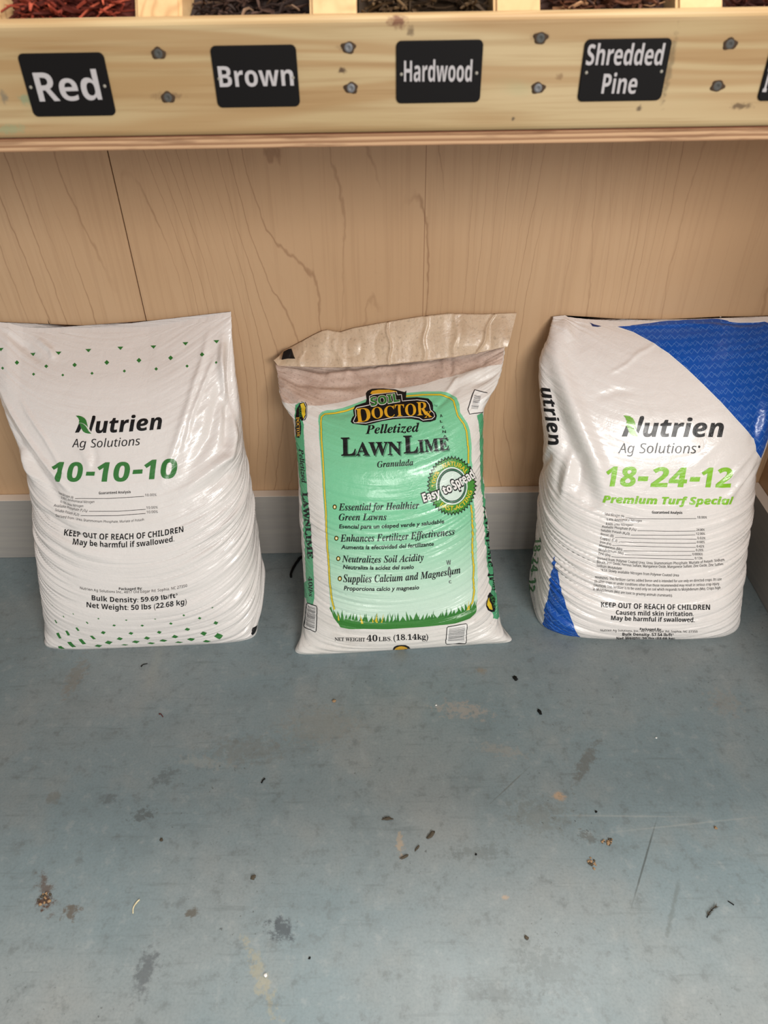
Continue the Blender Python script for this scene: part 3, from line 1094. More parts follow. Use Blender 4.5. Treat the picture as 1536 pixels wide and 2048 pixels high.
    def build(s, name, parent, base_ink):
        inks = [base_ink]
        R, C = s.rows, s.cols
        V = [s.G.reshape(-1, 3)]
        Nn = [s.N2.reshape(-1, 3)]
        sheet = np.stack(np.broadcast_arrays((s.u * s.perim)[None, :], s.t[:, None]), -1)
        cr = np.stack([np.broadcast_to((s.u * s.perim)[None, :], (R, C)), s.q, s.amp], -1)
        SHT, CRS = [sheet.reshape(-1, 2)], [cr.reshape(-1, 3)]
        faces, mats = [], []
        for i in range(R - 1):
            o = i * C
            faces += [(o + j, o + (j + 1) % C, o + C + (j + 1) % C, o + C + j) for j in range(C)]
        mats += [0] * len(faces)
        faces.append(tuple(range(C - 1, -1, -1)))
        faces.append(tuple((R - 1) * C + j for j in range(C)))
        mats += [0, 0]
        base = R * C
        for v, f, ink, layer in s.prints:
            if ink not in inks:
                inks.append(ink)
            mi = inks.index(ink)
            n = s.sample(s.N2, v[:, 0], v[:, 1])
            n /= np.linalg.norm(n, axis=1, keepdims=True)
            V.append(s.sample(s.G, v[:, 0], v[:, 1]) + n * (0.00018 + 0.00016 * layer))
            Nn.append(n)
            SHT.append(s.sample(sheet, v[:, 0], v[:, 1]))
            CRS.append(s.sample(cr, v[:, 0], v[:, 1]))
            faces += [tuple(i + base for i in q) for q in f]
            mats += [mi] * len(f)
            base += len(v)
        V, Nn, SHT, CRS = (np.concatenate(a) for a in (V, Nn, SHT, CRS))
        me = bpy.data.meshes.new(name)
        me.from_pydata(V.tolist(), [], faces)
        for k in inks:
            me.materials.append(INK[k])
        me.polygons.foreach_set('material_index', mats)
        me.polygons.foreach_set('use_smooth', [True] * len(faces))
        a = me.attributes.new('sheet', 'FLOAT_VECTOR', 'POINT')
        a.data.foreach_set('vector', np.concatenate([SHT, np.zeros((len(V), 1))], 1).ravel())
        a = me.attributes.new('cr', 'FLOAT_VECTOR', 'POINT')
        a.data.foreach_set('vector', CRS.ravel())
        me.normals_split_custom_set_from_vertices(Nn.tolist())
        o = link(name, me)
        o.parent = parent
        o.matrix_parent_inverse = parent.matrix_world.inverted()
        return o


def crop(ox, oy, sc):
    """coordinates measured on an enlarged detail of the photo -> photo pixels"""
    return lambda *p: [(ox + x * sc, oy + y * sc) for x, y in p]

# ------------------------------------------------------------------ sack 10-10-10 (left)
c1 = crop(0, 620, 0.35156)
A = Sack(prof=[(0.0, 1.036, 1.245), (0.03, 1.027, 1.255), (0.10, 1.029, 1.265), (0.20, 1.055, 1.285), (0.30, 1.092, 1.300), (0.38, 1.130, 1.312), (0.46, 1.185, 1.328), (0.52, 1.243, 1.340), (0.565, 1.305, 1.347), (0.592, 1.3460, 1.3505)],
         left=[(-16, 655), (-14, 700), (-10, 760), (2, 805), (14, 838), (35, 887), (45, 920), (53, 943), (60, 995), (67, 1042), (76, 1140), (88, 1235), (97, 1300)],
         right=[(463, 640), (467, 690), (471, 743), (482, 817), (487, 880), (499, 957), (512, 1040), (525, 1140), (528, 1190), (527, 1225), (522, 1250), (505, 1268), (485, 1282)],
         top=[(-1, 0.004), (-0.86, 0.002), (-0.75, -0.008), (-0.3, -0.011), (0.3, -0.010), (0.6, 0.0), (0.85, 0.010), (1, 0.017)],
         yaw=0.035, nexp=((0, 7), (0.05, 4.2), (0.2, 3.0), (0.6, 2.7), (1, 2.3)), seed=0, foot=0.007, ears=(0.007, 0.004))
A.disp = np.zeros((A.rows, A.cols))
A.wrinkle(1.9, 0.0084, lambda v: sstep(0.0, 0.05, v) * (1 - 0.9 * sstep(0.28, 0.66, v)) + 0.05, freq=78, udir=4.5)
# big slack folds of the upper half
A.crease(c1((0, 455), (100, 640), (230, 830), (330, 960), (400, 1040)), 0.0064, 0.006)
A.crease(c1((0, 520), (120, 760), (230, 930), (330, 1080), (420, 1180)), -0.008, 0.012)
A.crease(c1((110, 500), (250, 720), (380, 960)), 0.0035, 0.005)
A.crease(c1((130, 780), (150, 860), (200, 980)), 0.0096, 0.012)
A.crease(c1((1190, 120), (1150, 300), (1080, 520), (1000, 760), (920, 980)), 0.0048, 0.007)
A.crease(c1((1225, 260), (1160, 420), (1090, 600), (1040, 800)), 0.0042, 0.005)
A.crease(c1((1265, 380), (1225, 560), (1190, 720), (1080, 900)), -0.008, 0.011)
A.crease(c1((1280, 470), (1300, 620), (1290, 790)), -0.0144, 0.010)
A.crease(c1((1310, 600), (1330, 720), (1300, 830), (1200, 900)), 0.0112, 0.011)
A.crease(c1((1275, 180), (1262, 300), (1275, 420)), 0.008, 0.009)
A.crease(c1((1380, 760), (1280, 850), (1130, 960), (1020, 1060)), 0.0056, 0.011)
A.crease(c1((1390, 860), (1290, 940), (1150, 1040)), -0.0056, 0.010)
A.crease(c1((210, 165), (290, 230), (310, 280)), 0.0056, 0.006)
A.crease(c1((40, 130), (150, 210), (230, 300)), -0.0056, 0.009)
A.crease(c1((440, 740), (500, 860), (560, 980)), 0.0026, 0.008)
A.crease(c1((520, 720), (540, 840), (520, 960)), -0.0024, 0.007)
A.crease(c1((150, 1110), (280, 1170), (420, 1270), (560, 1330)), -0.0056, 0.009)
A.crease(c1((160, 1160), (300, 1290), (460, 1370), (640, 1410)), 0.0048, 0.009)
A.crease(c1((1302, 130), (1312, 300), (1322, 460), (1340, 620)), -0.014, 0.012)
A.crease(c1((1268, 150), (1262, 280), (1275, 420), (1288, 560)), 0.006, 0.006)
A.relief()

q7 = crop(90, 810, 0.18229)
q8 = crop(90, 1140, 0.29297)


def nut_logo(S, q, dx, word, subs, leaf):
    """leaf-shaped N with the rest of the word"""
    S.poly(q(*word['stem_l']), 'black', 3, 4)
    S.poly(q(*word['stem_r']), 'black', 3, 4)
    S.poly(q(*word['leaf_u']), leaf, 4, 4)
    S.poly(q(*word['leaf_d']), leaf, 4, 4)


nut_logo(A, q7, 0, dict(stem_l=[(330, 305), (374, 301), (398, 258), (384, 212), (372, 208)],
                        stem_r=[(522, 122), (540, 116), (556, 124), (554, 150), (508, 294), (486, 262), (500, 205)],
                        leaf_u=[(340, 118), (370, 118), (402, 126), (432, 142), (450, 162), (461, 195), (474, 248), (455, 226), (430, 208), (402, 198), (372, 196), (378, 172), (366, 144)],
                        leaf_d=[(370, 200), (398, 201), (424, 211), (446, 230), (462, 254), (484, 292), (510, 313), (480, 315), (446, 308), (420, 292), (402, 262), (390, 228)]), None, 'green')
B7 = lambda a: q7(a)[0]
k7 = 0.18229
A.text('utrien', 'sbi', B7((558, 310)), B7((1290, 264)), 170 * k7, sag=1.0, layer=3, res=4, offset=0.008)
A.text('Ag Solutions', 'si', B7((297, 464)), B7((1046, 438)), 92 * k7, sag=2.0, res=4)
for a, b, w in (((76, 836), (415, 842), 0), ((576, 842), (935, 838), 0), ((1096, 818), (1458, 800), 0)):
    A.text('10', 'sb', B7(a), B7(b), 212 * k7, 'green', layer=3, res=5, shear=0.14, offset=0.012)
A.poly(q7((457, 732), (552, 732), (545, 775), (447, 775)), 'green', 3)
A.poly(q7((970, 712), (1073, 706), (1068, 752), (960, 758)), 'green', 3)
A.text('Guaranteed Analysis', 'sb', B7((592, 980)), B7((942, 966)), 28 * k7)
sm = dict(res=1)
A.text('Total Nitrogen (N)', 's', B7((130, 978)), B7((310, 1030)), 27 * k7, **sm)
A.stroke(q7((330, 1027), (700, 1026), (1088, 1003)), 0.9, 'black', 3)
A.text('10.00%', 's', B7((1098, 1003)), B7((1225, 998)), 28 * k7, **sm)
A.text('3.90% Ammoniacal Nitrogen', 's', B7((160, 1030)), B7((540, 1075)), 27 * k7, sag=3, **sm)
A.text('6.10% Urea Nitrogen', 's', B7((148, 1078)), B7((418, 1121)), 27 * k7, sag=2, **sm)
A.text('Available Phosphate (P₂O₅)', 's', B7((92, 1115)), B7((465, 1172)), 27 * k7, sag=1, **sm)
A.stroke(q7((483, 1168), (800, 1166), (1105, 1145)), 0.9, 'black', 3)
A.text('10.00%', 's', B7((1113, 1142)), B7((1238, 1135)), 28 * k7, **sm)
A.text('Soluble Potash (K₂O)', 's', B7((108, 1162)), B7((372, 1218)), 27 * k7, sag=1, **sm)
A.stroke(q7((390, 1215), (800, 1213), (1105, 1190)), 0.9, 'black', 3)
A.text('10.00%', 's', B7((1117, 1189)), B7((1240, 1183)), 28 * k7, **sm)
A.text('Derived from: Urea, Diammonium Phosphate, Muriate of Potash', 's', B7((120, 1222)), B7((1085, 1268)), 26 * k7, sag=8, **sm)
A.text('KEEP OUT OF REACH OF CHILDREN', 'sb', B7((205, 1432)), B7((1520, 1390)), 62 * k7, sag=11.5)
A.text('May be harmful if swallowed.', 'sb', B7((308, 1526)), B7((1420, 1494)), 60 * k7, sag=9)
B8 = lambda a: q8(a)[0]
k8 = 0.29297
A.text('Packaged By:', 'sb', B8((505, 135)), B8((665, 131)), 17 * k8, sag=1)
A.text('Nutrien Ag Solutions Inc., 4817 Old Edgar Rd. Sophia, NC 27350', 's', B8((240, 130)), B8((972, 110)), 17 * k8, sag=11, **sm)
A.text('Bulk Density: 59.69 lb/ft³', 'sb', B8((320, 205)), B8((905, 188)), 34 * k8, sag=6.5)
A.text('Net Weight: 50 lbs (22.68 kg)', 'sb', B8((285, 252)), B8((968, 230)), 34 * k8, sag=9)
for x, y, w, h in [(53, 240, 6, 8), (193, 300, 10, 10), (127, 318, 12, 12), (75, 352, 18, 24), (365, 332, 14, 10), (288, 360, 20, 14), (222, 404, 28, 24), (155, 430, 34, 34), (97, 447, 36, 40), (555, 342, 16, 10), (752, 335, 16, 8), (948, 308, 18, 10), (1143, 257, 14, 12), (472, 378, 24, 14), (664, 379, 24, 14), (860, 364, 24, 14), (1056, 327, 24, 18), (1166, 362, 34, 26), (398, 427, 34, 22), (327, 460, 42, 26), (255, 488, 54, 36), (183, 508, 60, 40), (587, 432, 34, 20), (780, 425, 34, 20), (972, 405, 38, 22), (1083, 431, 46, 28), (1185, 450, 62, 38), (511, 468, 44, 22), (697, 463, 44, 22), (888, 453, 46, 24), (435, 494, 54, 24), (620, 490, 54, 20), (808, 482, 56, 18), (997, 472, 54, 22), (365, 516, 54, 18), (115, 530, 50, 24), (725, 499, 56, 10), (915, 492, 56, 12), (1105, 484, 56, 16), (545, 509, 50, 8)]:
    if x < 330:
        pp = q8((x - w * .5, y - h * .42), (x - w * .08, y - h * .5), (x + w * .5, y + h * .40), (x + w * .05, y + h * .5))
    else:
        pp = q8((x - w * .12, y - h * .5), (x + w * .5, y - h * .12), (x + w * .12, y + h * .5), (x - w * .5, y + h * .12))
    A.poly(pp, 'green', 2, 20)
for x, y in [(5, 225), (181, 246), (333, 246), (503, 231), (685, 218), (873, 211), (1055, 192), (1232, 181)]:
    A.poly(c1((x - 17, y - 8), (x + 17, y - 9), (x + 1, y + 10)), 'green', 2, 20)
for x, y, w in [(97, 300, 13), (264, 321, 11), (425, 313, 13), (608, 299, 14), (791, 287, 14), (971, 273, 14), (1152, 257, 13), (15, 331, 9), (192, 366, 9), (358, 371, 8), (524, 361, 9), (708, 348, 9), (889, 336, 10), (1065, 320, 9), (1231, 301, 8)]:
    A.poly(c1((x - w, y), (x, y - w), (x + w, y), (x, y + w)), 'green', 2, 20)
A.poly(c1((1438, 1812), (1456, 1790), (1462, 1800), (1452, 1832), (1436, 1850), (1428, 1842)), 'black', 2, 6)

ra = empty('fertilizer_sack', (-0.49, 1.14, 0.0), 'white fertilizer sack printed 10-10-10 in green, leftmost of the three sacks', 'sack', 'sacks standing under the bin')
A.build('sack_body', ra, 'white')


def ribbon(name, S, rows_px, y0, y1, parent, ink, thick=0.0014, crinkle=0.003, seed=1, folds=()):
    """a flat sealed strip of film between two lines seen in the photo, standing at depths y0 (lower line) .. y1 (upper line)"""
    lo, hi = rows_px
    nx, ny = 260, 40
    t = np.linspace(0, 1, nx)

    def along(p):
        p = np.array(p, float)
        d = np.concatenate([[0], np.cumsum(np.hypot(*np.diff(p, axis=0).T))])
        d /= d[-1]
        return np.stack([np.interp(t, d, p[:, k]) for k in range(2)], 1)
    a, b = along(lo), along(hi)
    A3 = np.array([on_depth(x, y, y0 if np.isscalar(y0) else np.interp(x, y0[0], y0[1])) for x, y in a])
    B3 = np.array([on_depth(x, y, y1) for x, y in b])
    s = np.linspace(0, 1, ny)[:, None, None]
    P = A3[None] * (1 - s) + B3[None] * s
    X, Z = P[..., 0], P[..., 2]
    w = (np.sin(np.pi * s[..., 0]) * 0.9 + 0.1)
    dz = crinkle * (vnoise(X * 14, Z * 10, seed) + 0.5 * vnoise(X * 36, Z * 24, seed + 1)) * w
    for (f0, f1, wd, am) in folds:                       # standing folds running up the strip
        xc = f0 + (f1 - f0) * s[:, :, 0] + 0.006 * np.sin(9 * s[:, :, 0] + 20 * f0)
        dz = np.abs(dz) + am * np.exp(-((t[None, :] - xc) / wd) ** 2) * (0.35 + 0.65 * np.sin(np.pi * (0.15 + 0.7 * s[:, :, 0])))
    P[..., 1] = np.minimum(P[..., 1] - np.abs(dz) * 1.0, WALL_Y - 0.004)
    du, dv = np.gradient(P, axis=1), np.gradient(P, axis=0)
    N = np.cross(du, dv)
    N /= np.linalg.norm(N, axis=2, keepdims=True)
    V = np.concatenate([P.reshape(-1, 3), (P - N * thick).reshape(-1, 3)])
    n0 = nx * ny
    f = []
    for j in range(ny - 1):
        for i in range(nx - 1):
            k = j * nx + i
            f.append((k, k + 1, k + nx + 1, k + nx))
            f.append((n0 + k, n0 + k + nx, n0 + k + nx + 1, n0 + k + 1))
    edge = [i for i in range(nx)] + [j * nx + nx - 1 for j in range(1, ny)] + [(ny - 1) * nx + i for i in range(nx - 2, -1, -1)] + [j * nx for j in range(ny - 2, 0, -1)]
    for i in range(len(edge)):
        p, q = edge[i], edge[(i + 1) % len(edge)]
        f.append((q, p, n0 + p, n0 + q))
    me = bpy.data.meshes.new(name)
    me.from_pydata(V.tolist(), [], f)
    me.materials.append(ink)
    me.polygons.foreach_set('use_smooth', [True] * len(f))
    sh = np.stack([X, Z, 0 * X], -1).reshape(-1, 3)
    at = me.attributes.new('sheet', 'FLOAT_VECTOR', 'POINT')
    at.data.foreach_set('vector', np.concatenate([sh, sh]).ravel())
    at = me.attributes.new('cr', 'FLOAT_VECTOR', 'POINT')
    crv = np.stack([Z, X * 0.3, 0 * X + 0.12], -1).reshape(-1, 3)
    at.data.foreach_set('vector', np.concatenate([crv, crv]).ravel())
    o = link(name, me)
    o.parent = parent
    o.matrix_parent_inverse = parent.matrix_world.inverted()
    return o

# ------------------------------------------------------------------ sack of lawn lime (middle)
c2 = crop(530, 600, 0.35156)
c3 = crop(840, 760, 0.26350)
c4 = crop(560, 780, 0.25370)
c5 = crop(640, 760, 0.20833)
B = Sack(prof=[(0.0, 1.018, 1.235), (0.03, 1.010, 1.25), (0.10, 1.022, 1.268), (0.20, 1.055, 1.290), (0.30, 1.092, 1.306), (0.38, 1.128, 1.318), (0.44, 1.178, 1.333), (0.475, 1.222, 1.338), (0.495, 1.262, 1.341), (0.512, 1.304, 1.343), (0.522, 1.3320, 1.3405)],
         left=[(546, 690), (548, 716), (551, 727), (555, 752), (558, 776), (562, 800), (570, 812), (584, 830), (588, 850), (595, 916), (600, 1022), (606, 1127), (610, 1198), (608, 1233), (604, 1262), (602, 1286), (602, 1306)],
         right=[(1010, 680), (1009, 702), (1006, 730), (998, 755), (987, 776), (975, 800), (968, 815), (966, 846), (966, 952), (969, 1022), (977, 1092), (987, 1163), (996, 1226), (1000, 1247), (1003, 1270), (1004, 1290)],
         top=[(-1, -0.019), (-0.6, -0.020), (-0.25, -0.018), (0.1, -0.013), (0.45, -0.004), (0.75, 0.007), (1, 0.018)],
         yaw=0.062, nexp=((0, 9), (0.05, 4.5), (0.2, 2.8), (0.7, 2.6), (1, 2.3)), seed=1, foot=0.006, ears=(0.016, 0.026))
B.disp = np.zeros((B.rows, B.cols))
B.wrinkle(1.3, 0.0070, lambda v: sstep(0.0, 0.04, v) * (1 - 0.8 * sstep(0.25, 0.6, v)) + 0.06, freq=76, udir=4.5)
for p, a, w in [(((560, 735), (640, 752), (760, 738), (900, 722)), 0.004, 0.008), (((555, 745), (580, 762), (640, 775), (700, 770), (760, 765)), -0.005, 0.010),
                (((566, 742), (575, 775), (600, 800), (625, 815)), 0.006, 0.012), (((600, 770), (660, 780), (720, 790)), 0.004, 0.009), (((900, 768), (940, 750), (1000, 722)), 0.005, 0.010),
                (((890, 790), (905, 770), (915, 755)), 0.003, 0.005), (((860, 830), (890, 800), (920, 772)), -0.003, 0.007), (((640, 822), (680, 828), (740, 815)), -0.0035, 0.009),
                (((955, 805), (975, 790), (998, 760)), 0.006, 0.010), (((940, 770), (965, 762), (995, 748)), -0.004, 0.009), (((790, 740), (795, 760), (790, 780)), 0.0025, 0.005),
                (((885, 715), (888, 735), (895, 755)), 0.003, 0.005), (((900, 715), (903, 740), (898, 752)), -0.003, 0.005), (((700, 735), (740, 760), (790, 770), (850, 760)), -0.003, 0.010),
                (((575, 800), (590, 812), (610, 820)), -0.006, 0.010)]:
    B.crease(p, a, w)
for k in range(12):
    x = 585 + k * 35 + 9 * math.sin(k * 2.3)
    B.crease(((x, 738 - k * 2.2), (x + 6 * math.sin(k), 752 - k * 2.2), (x + 12 * math.sin(k * 1.7), 775 - k * 2.2)), 0.0022 * math.sin(k * 2.1 + 1), 0.006)
B.relief()

B2 = lambda a: c2(a)[0]
B3_ = lambda a: c3(a)[0]
B4 = lambda a: c4(a)[0]
B5 = lambda a: c5(a)[0]
k2, k3, k4, k5 = 0.35156, 0.2635, 0.2537, 0.20833
# dusty upper film above the printed panel
B.poly([(552, 728), (556, 752), (559, 776), (563, 802), (575, 806), (590, 805), (615, 812), (640, 812), (690, 803), (728, 793), (750, 778), (800, 776), (850, 768), (880, 758), (920, 750), (960, 738), (1004, 728), (1007, 706), (1008, 694), (960, 700), (900, 708), (840, 716), (780, 722), (700, 726), (620, 728)], 'smoky', 1)
# green panel
panel = c2((303, 690), (308, 655), (325, 634), (355, 625), (390, 624), (440, 615), (520, 588), (575, 565), (700, 540), (800, 530), (900, 521), (1000, 521), (1055, 532), (1090, 556), (1106, 595), (1110, 640), (1130, 670), (1150, 700), (1165, 740), (1172, 800), (1175, 900), (1180, 1000), (1185, 1100), (1191, 1200), (1200, 1300), (1204, 1400), (1205, 1500), (1210, 1600), (1207, 1700), (1195, 1780), (1165, 1810), (1080, 1838), (900, 1858), (700, 1872), (480, 1870), (430, 1860), (390, 1800), (370, 1745), (368, 1700), (362, 1600), (357, 1500), (350, 1400), (345, 1300), (338, 1200), (330, 1100), (325, 1000), (318, 900), (310, 800))
B.poly(panel, 'mint', 1)
ylw = [c2((395, 1760), (378, 1690), (370, 1600), (362, 1500), (355, 1400), (350, 1300), (347, 1200), (340, 1100), (335, 1000), (330, 900), (322, 800), (318, 700), (322, 665), (340, 647), (400, 640), (460, 628), (530, 604)),
       c2((790, 549), (900, 540), (1000, 540), (1048, 552), (1073, 575), (1085, 620), (1097, 660), (1130, 705), (1147, 750), (1155, 850), (1158, 930)),
       [(942, 1010), (944.6, 1050), (945, 1076), (944, 1102), (946.7, 1129), (946, 1155), (948, 1181), (945, 1203), (937, 1216)]]
for p in ylw:
    B.stroke(p, 4.2, 'shadow', 2)
    B.stroke(p, 2.8, 'yellow', 3)
# grass
rg = random.Random(3)
gx = np.linspace(372, 1206, 86)
up_, top_ = [], []
basey = lambda x: np.interp(x, [368, 420, 520, 700, 900, 1080, 1207], [1768, 1812, 1828, 1830, 1815, 1790, 1742])
pts = []
for i, x in enumerate(gx):
    if i % 2 == 0:
        pts.append((x, basey(x) + rg.uniform(-4, 6)))
    else:
        hh = rg.uniform(16, 52)
        pts.append((x + rg.uniform(-14, 14), basey(x) - hh))
pts[0], pts[-1] = (369, 1750), (1207, 1700)
B.poly(c2(*pts) + c2((1195, 1780), (1165, 1810), (1080, 1838), (900, 1858), (700, 1872), (480, 1870), (430, 1860), (390, 1800)), 'grass', 4, 30)
for i in range(26):
    x = rg.uniform(400, 1190)
    h = rg.uniform(20, 60)
    y = float(basey(x)) + rg.uniform(0, 12)
    dx = rg.uniform(-16, 16)
    B.poly(c2((x - 4, y), (x + dx, y - h), (x + 4, y)), 'green' if i % 3 else 'yellow', 5, 60)
# badge
B.poly(c5((295, 402), (305, 370), (328, 340), (318, 282), (340, 246), (440, 216), (448, 190), (440, 130), (458, 106), (500, 86), (600, 82), (720, 92), (812, 118), (830, 105), (826, 172), (930, 167), (1040, 180), (1075, 214), (1086, 250), (1086, 288), (1110, 310), (1122, 345), (1110, 385), (1060, 402), (990, 406), (950, 388), (880, 375), (800, 372), (700, 380), (600, 395), (520, 416), (440, 437), (380, 430), (312, 420)), 'black', 4, 10)
B.stroke(c5((320, 398), (345, 345), (337, 282), (354, 262), (478, 240), (474, 160), (512, 142), (735, 116), (742, 146), (782, 142), (790, 205), (930, 193), (1022, 204), (1048, 238), (1060, 288), (1094, 318), (1100, 352), (1074, 376), (988, 387), (955, 365), (880, 352), (700, 362), (520, 397), (440, 416), (330, 412)), 1.3, 'plain', 5, True, 4)
B.poly(c5((482, 132), (500, 108), (560, 96), (660, 96), (738, 112), (735, 118), (660, 126), (500, 140)), 'gold', 5, 10)
B.text('SOIL', 'sb', B5((488, 256)), B5((770, 210)), 84 * k5, 'plain', layer=5, offset=0.050, res=3)
B.text('SOIL', 'sb', B5((492, 252)), B5((766, 208)), 80 * k5, 'green', layer=6, offset=0.020, res=3)
for t, a, b, cp in (('D', (350, 410), (492, 396), 136), ('OC', (500, 376), (720, 356), 108), ('TO', (722, 352), (925, 342), 112), ('R', (935, 342), (1040, 335), 126), ('x', (1002, 366), (1078, 358), 88)):
    B.text(t, 'b', B5(a), B5(b), cp * k5, 'gold', layer=6, res=3)
B.text('TM', 's', B5((1090, 256)), B5((1126, 254)), 18 * k5, layer=4)
B.text('Pelletized', 'bi', B5((437, 520)), B5((957, 497)), 84 * k5, layer=4, res=3, offset=0.006)
for dx, dy, ink, ly in ((12, 12, 'shadow', 3), (0, 0, 'black', 4)):
    for t, a, b, cp in (('L', (205, 730), (347, 726), 176), ('AWN', (345, 728), (786, 720), 128), ('L', (806, 708), (945, 702), 172), ('IME', (950, 700), (1240, 672), 122)):
        B.text(t, 'b', B5((a[0] + dx, a[1] + dy)), B5((b[0] + dx, b[1] + dy)), cp * k5, ink, layer=ly, res=3, offset=0.012 if ink == 'black' else 0.0)
B.text('Granulada', 'bi', B5((550, 842)), B5((897, 820)), 60 * k5, layer=4, offset=0.004)
for t, st, a, b, cap, sag in [('Essential for Healthier', 'bi', (420, 1197), (878, 1186), 40, 1), ('Green Lawns', 'bi', (420, 1254), (692, 1252), 38, 0), ('Enhances Fertilizer Effectiveness', 'bi', (430, 1374), (1080, 1335), 40, 4),
                              ('Neutralizes Soil Acidity', 'bi', (438, 1491), (903, 1482), 40, 2.5), ('Supplies Calcium and Magnesium', 'bi', (446, 1602), (1112, 1553), 40, 7)]:
    B.text(t, st, B2(a), B2(b), cap * k2, sag=sag, layer=4, offset=0.005)
for t, a, b, sag in [('Esencial para un césped verde y saludable', (422, 1299), (1020, 1270), 4), ('Aumenta la efectividad del fertilizante', (434, 1416), (960, 1397), 3), ('Neutraliza la acidez del suelo', (443, 1531), (847, 1529), 1.5), ('Proporciona calcio y magnesio', (450, 1648), (877, 1645), 2.5)]:
    B.text(t, 'd', B2(a), B2(b), 24 * k2, sag=sag, layer=4, offset=0.022, shear=0.16)


def ring(S, cx, cy, rx, ry, ink, layer, n=20):
    S.poly([(cx + rx * math.cos(2 * math.pi * i / n), cy + ry * math.sin(2 * math.pi * i / n)) for i in range(n)], ink, layer, 40)


for x, y in ((397, 1177), (407, 1354), (417, 1471), (427, 1583)):
    p = B2((x, y))
    ring(B, *p, 4.2, 5.0, 'black', 4)
    ring(B, *p, 2.5, 3.3, 'yellow', 5)
    ring(B, *p, 1.4, 2.1, 'plain', 6)
for t, a, b, cap in (('NET WEIGHT', (397, 1938), (569, 1941), 19), ('40', (578, 1941), (640, 1940), 33), ('LBS.', (646, 1940), (722, 1938), 22), ('(18.14kg)', (731, 1936), (929, 1929), 31)):
    B.text(t, 'b', B2(a), B2(b), cap * k2, layer=4)
# round seal
scx, scy = 903.2, 971.5


def ell(k, n=64):
    return [(scx + 50.2 * k * math.cos(2 * math.pi * i / n), scy + 60.4 * k * math.sin(2 * math.pi * i / n)) for i in range(n)]


def zig(k0, k1, n=44):
    o = []
    for i in range(2 * n):
        k = k0 if i % 2 == 0 else k1
        a = math.pi * i / n
        o.append((scx + 50.2 * k * math.cos(a), scy + 60.4 * k * math.sin(a)))
    return o


B.poly(zig(1.0, 0.90), 'black', 4, 50)
B.poly(zig(0.94, 0.855), 'seal', 5, 50)
for kk, ink in ((0.62, 'pale'), (0.575, 'black'), (0.55, 'mint'), (0.505, 'black'), (0.48, 'pale')):
    pass
for i, (kk, ink) in enumerate(((0.625, 'pale'), (0.575, 'black'), (0.55, 'shadow'), (0.515, 'black'), (0.49, 'pale'))):
    B.poly(ell(kk), ink, 6 + i, 50)


def arc(a0, a1, r, cap, flip=1):
    def fx(xi, eta):
        a = np.radians(a0 + (a1 - a0) * xi)
        rr = r + flip * cap * eta
        return np.stack([scx + 50.2 * rr * np.cos(a), scy - 60.4 * rr * np.sin(a)], 1)
    return fx


B.text('100%', 's', (0, 0), (1, 0), 1, 'yellow', layer=7, offset=0.02, fx=arc(184, 138, 0.655, 0.155))
B.text('NATURAL', 's', (0, 0), (1, 0), 1, 'yellow', layer=7, offset=0.02, fx=arc(120, 36, 0.655, 0.155))
B.text('FAST-ACTING', 's', (0, 0), (1, 0), 1, 'yellow', layer=7, offset=0.02, fx=arc(234, 348, 0.815, 0.155, -1))
for ink, off, ly in (('black', 0.105, 12), ('plain', 0.02, 13)):
    for t, a, b, cp in (('Easy', (28, 926), (160, 880), 64), ('to', (182, 866), (246, 838), 60), ('Spread', (258, 832), (420, 738), 72)):
        dx = 1.2 if ink == 'black' else 0
        pa, pb = B3_(a), B3_(b)
        B.text(t, 'sb', (pa[0] - dx, pa[1] + dx), (pb[0] + dx, pb[1] + dx * .4), cp * k3 * (1.05 if ink == 'black' else 1), ink, layer=ly, offset=off, res=3, shear=0.08)


def barcode(S, quad, frame, seed, nb=16, margin=(0.10, 0.12, 0.90, 0.86), ink='grey'):
    q = np.array(quad, float)                       # TL TR BR BL

    def at(u, v):
        return tuple((q[0] * (1 - u) + q[1] * u) * (1 - v) + (q[3] * (1 - u) + q[2] * u) * v)
    r = random.Random(seed)
    u0, v0, u1, v1 = margin
    v = v0
    while v < v1:
        h = r.choice((0.012, 0.02, 0.03)) * 16 / nb
        S.poly([at(u0, v), at(u1, v), at(u1, min(v + h, v1)), at(u0, min(v + h, v1))], ink, 5, 30)
        v += h + r.choice((0.016, 0.024, 0.036)) * 16 / nb
    S.stroke([at(.05, 0), at(.95, 0), at(1, .05), at(1, .95), at(.95, 1), at(.05, 1), at(0, .95), at(0, .05)], frame, 'black', 5, True)


B.poly(c3((205, 1872), (356, 1847), (350, 1998), (196, 2003)), 'plain', 4)
barcode(B, c3((205, 1872), (356, 1847), (350, 1998), (196, 2003)), 1.4, 4)
# side bands
B.poly(c4((118, 110), (165, 100), (172, 160), (185, 320), (196, 500), (206, 650), (215, 800), (228, 950), (240, 1100), (250, 1220), (260, 1350), (268, 1500), (270, 1640), (262, 1690), (240, 1700), (215, 1690), (204, 1640), (212, 1560), (202, 1450), (198, 1320), (192, 1200), (184, 1080), (176, 950), (162, 800), (148, 640), (130, 480), (120, 300)), 'band', 1)
B.text('Pelletized', 'bi', B4((150, 462)), B4((174, 735)), 34 * k4, up=(1, 0), layer=4, offset=0.006)
B.text('LAWNLIME', 'b', B4((176, 806)), B4((220, 1330)), 42 * k4, up=(1, 0), layer=4, offset=0.02)
B.text('40lbs', 'bi', B4((222, 1470)), B4((232, 1630)), 30 * k4, up=(1, 0), layer=4)
B.poly(c4((215, 1676), (293, 1704), (285, 1908), (193, 1868), (198, 1760)), 'plain', 3)
barcode(B, c4((213, 1676), (294, 1704), (286, 1908), (192, 1866)), 1.6, 8, 18, (0.12, 0.08, 0.86, 0.92))
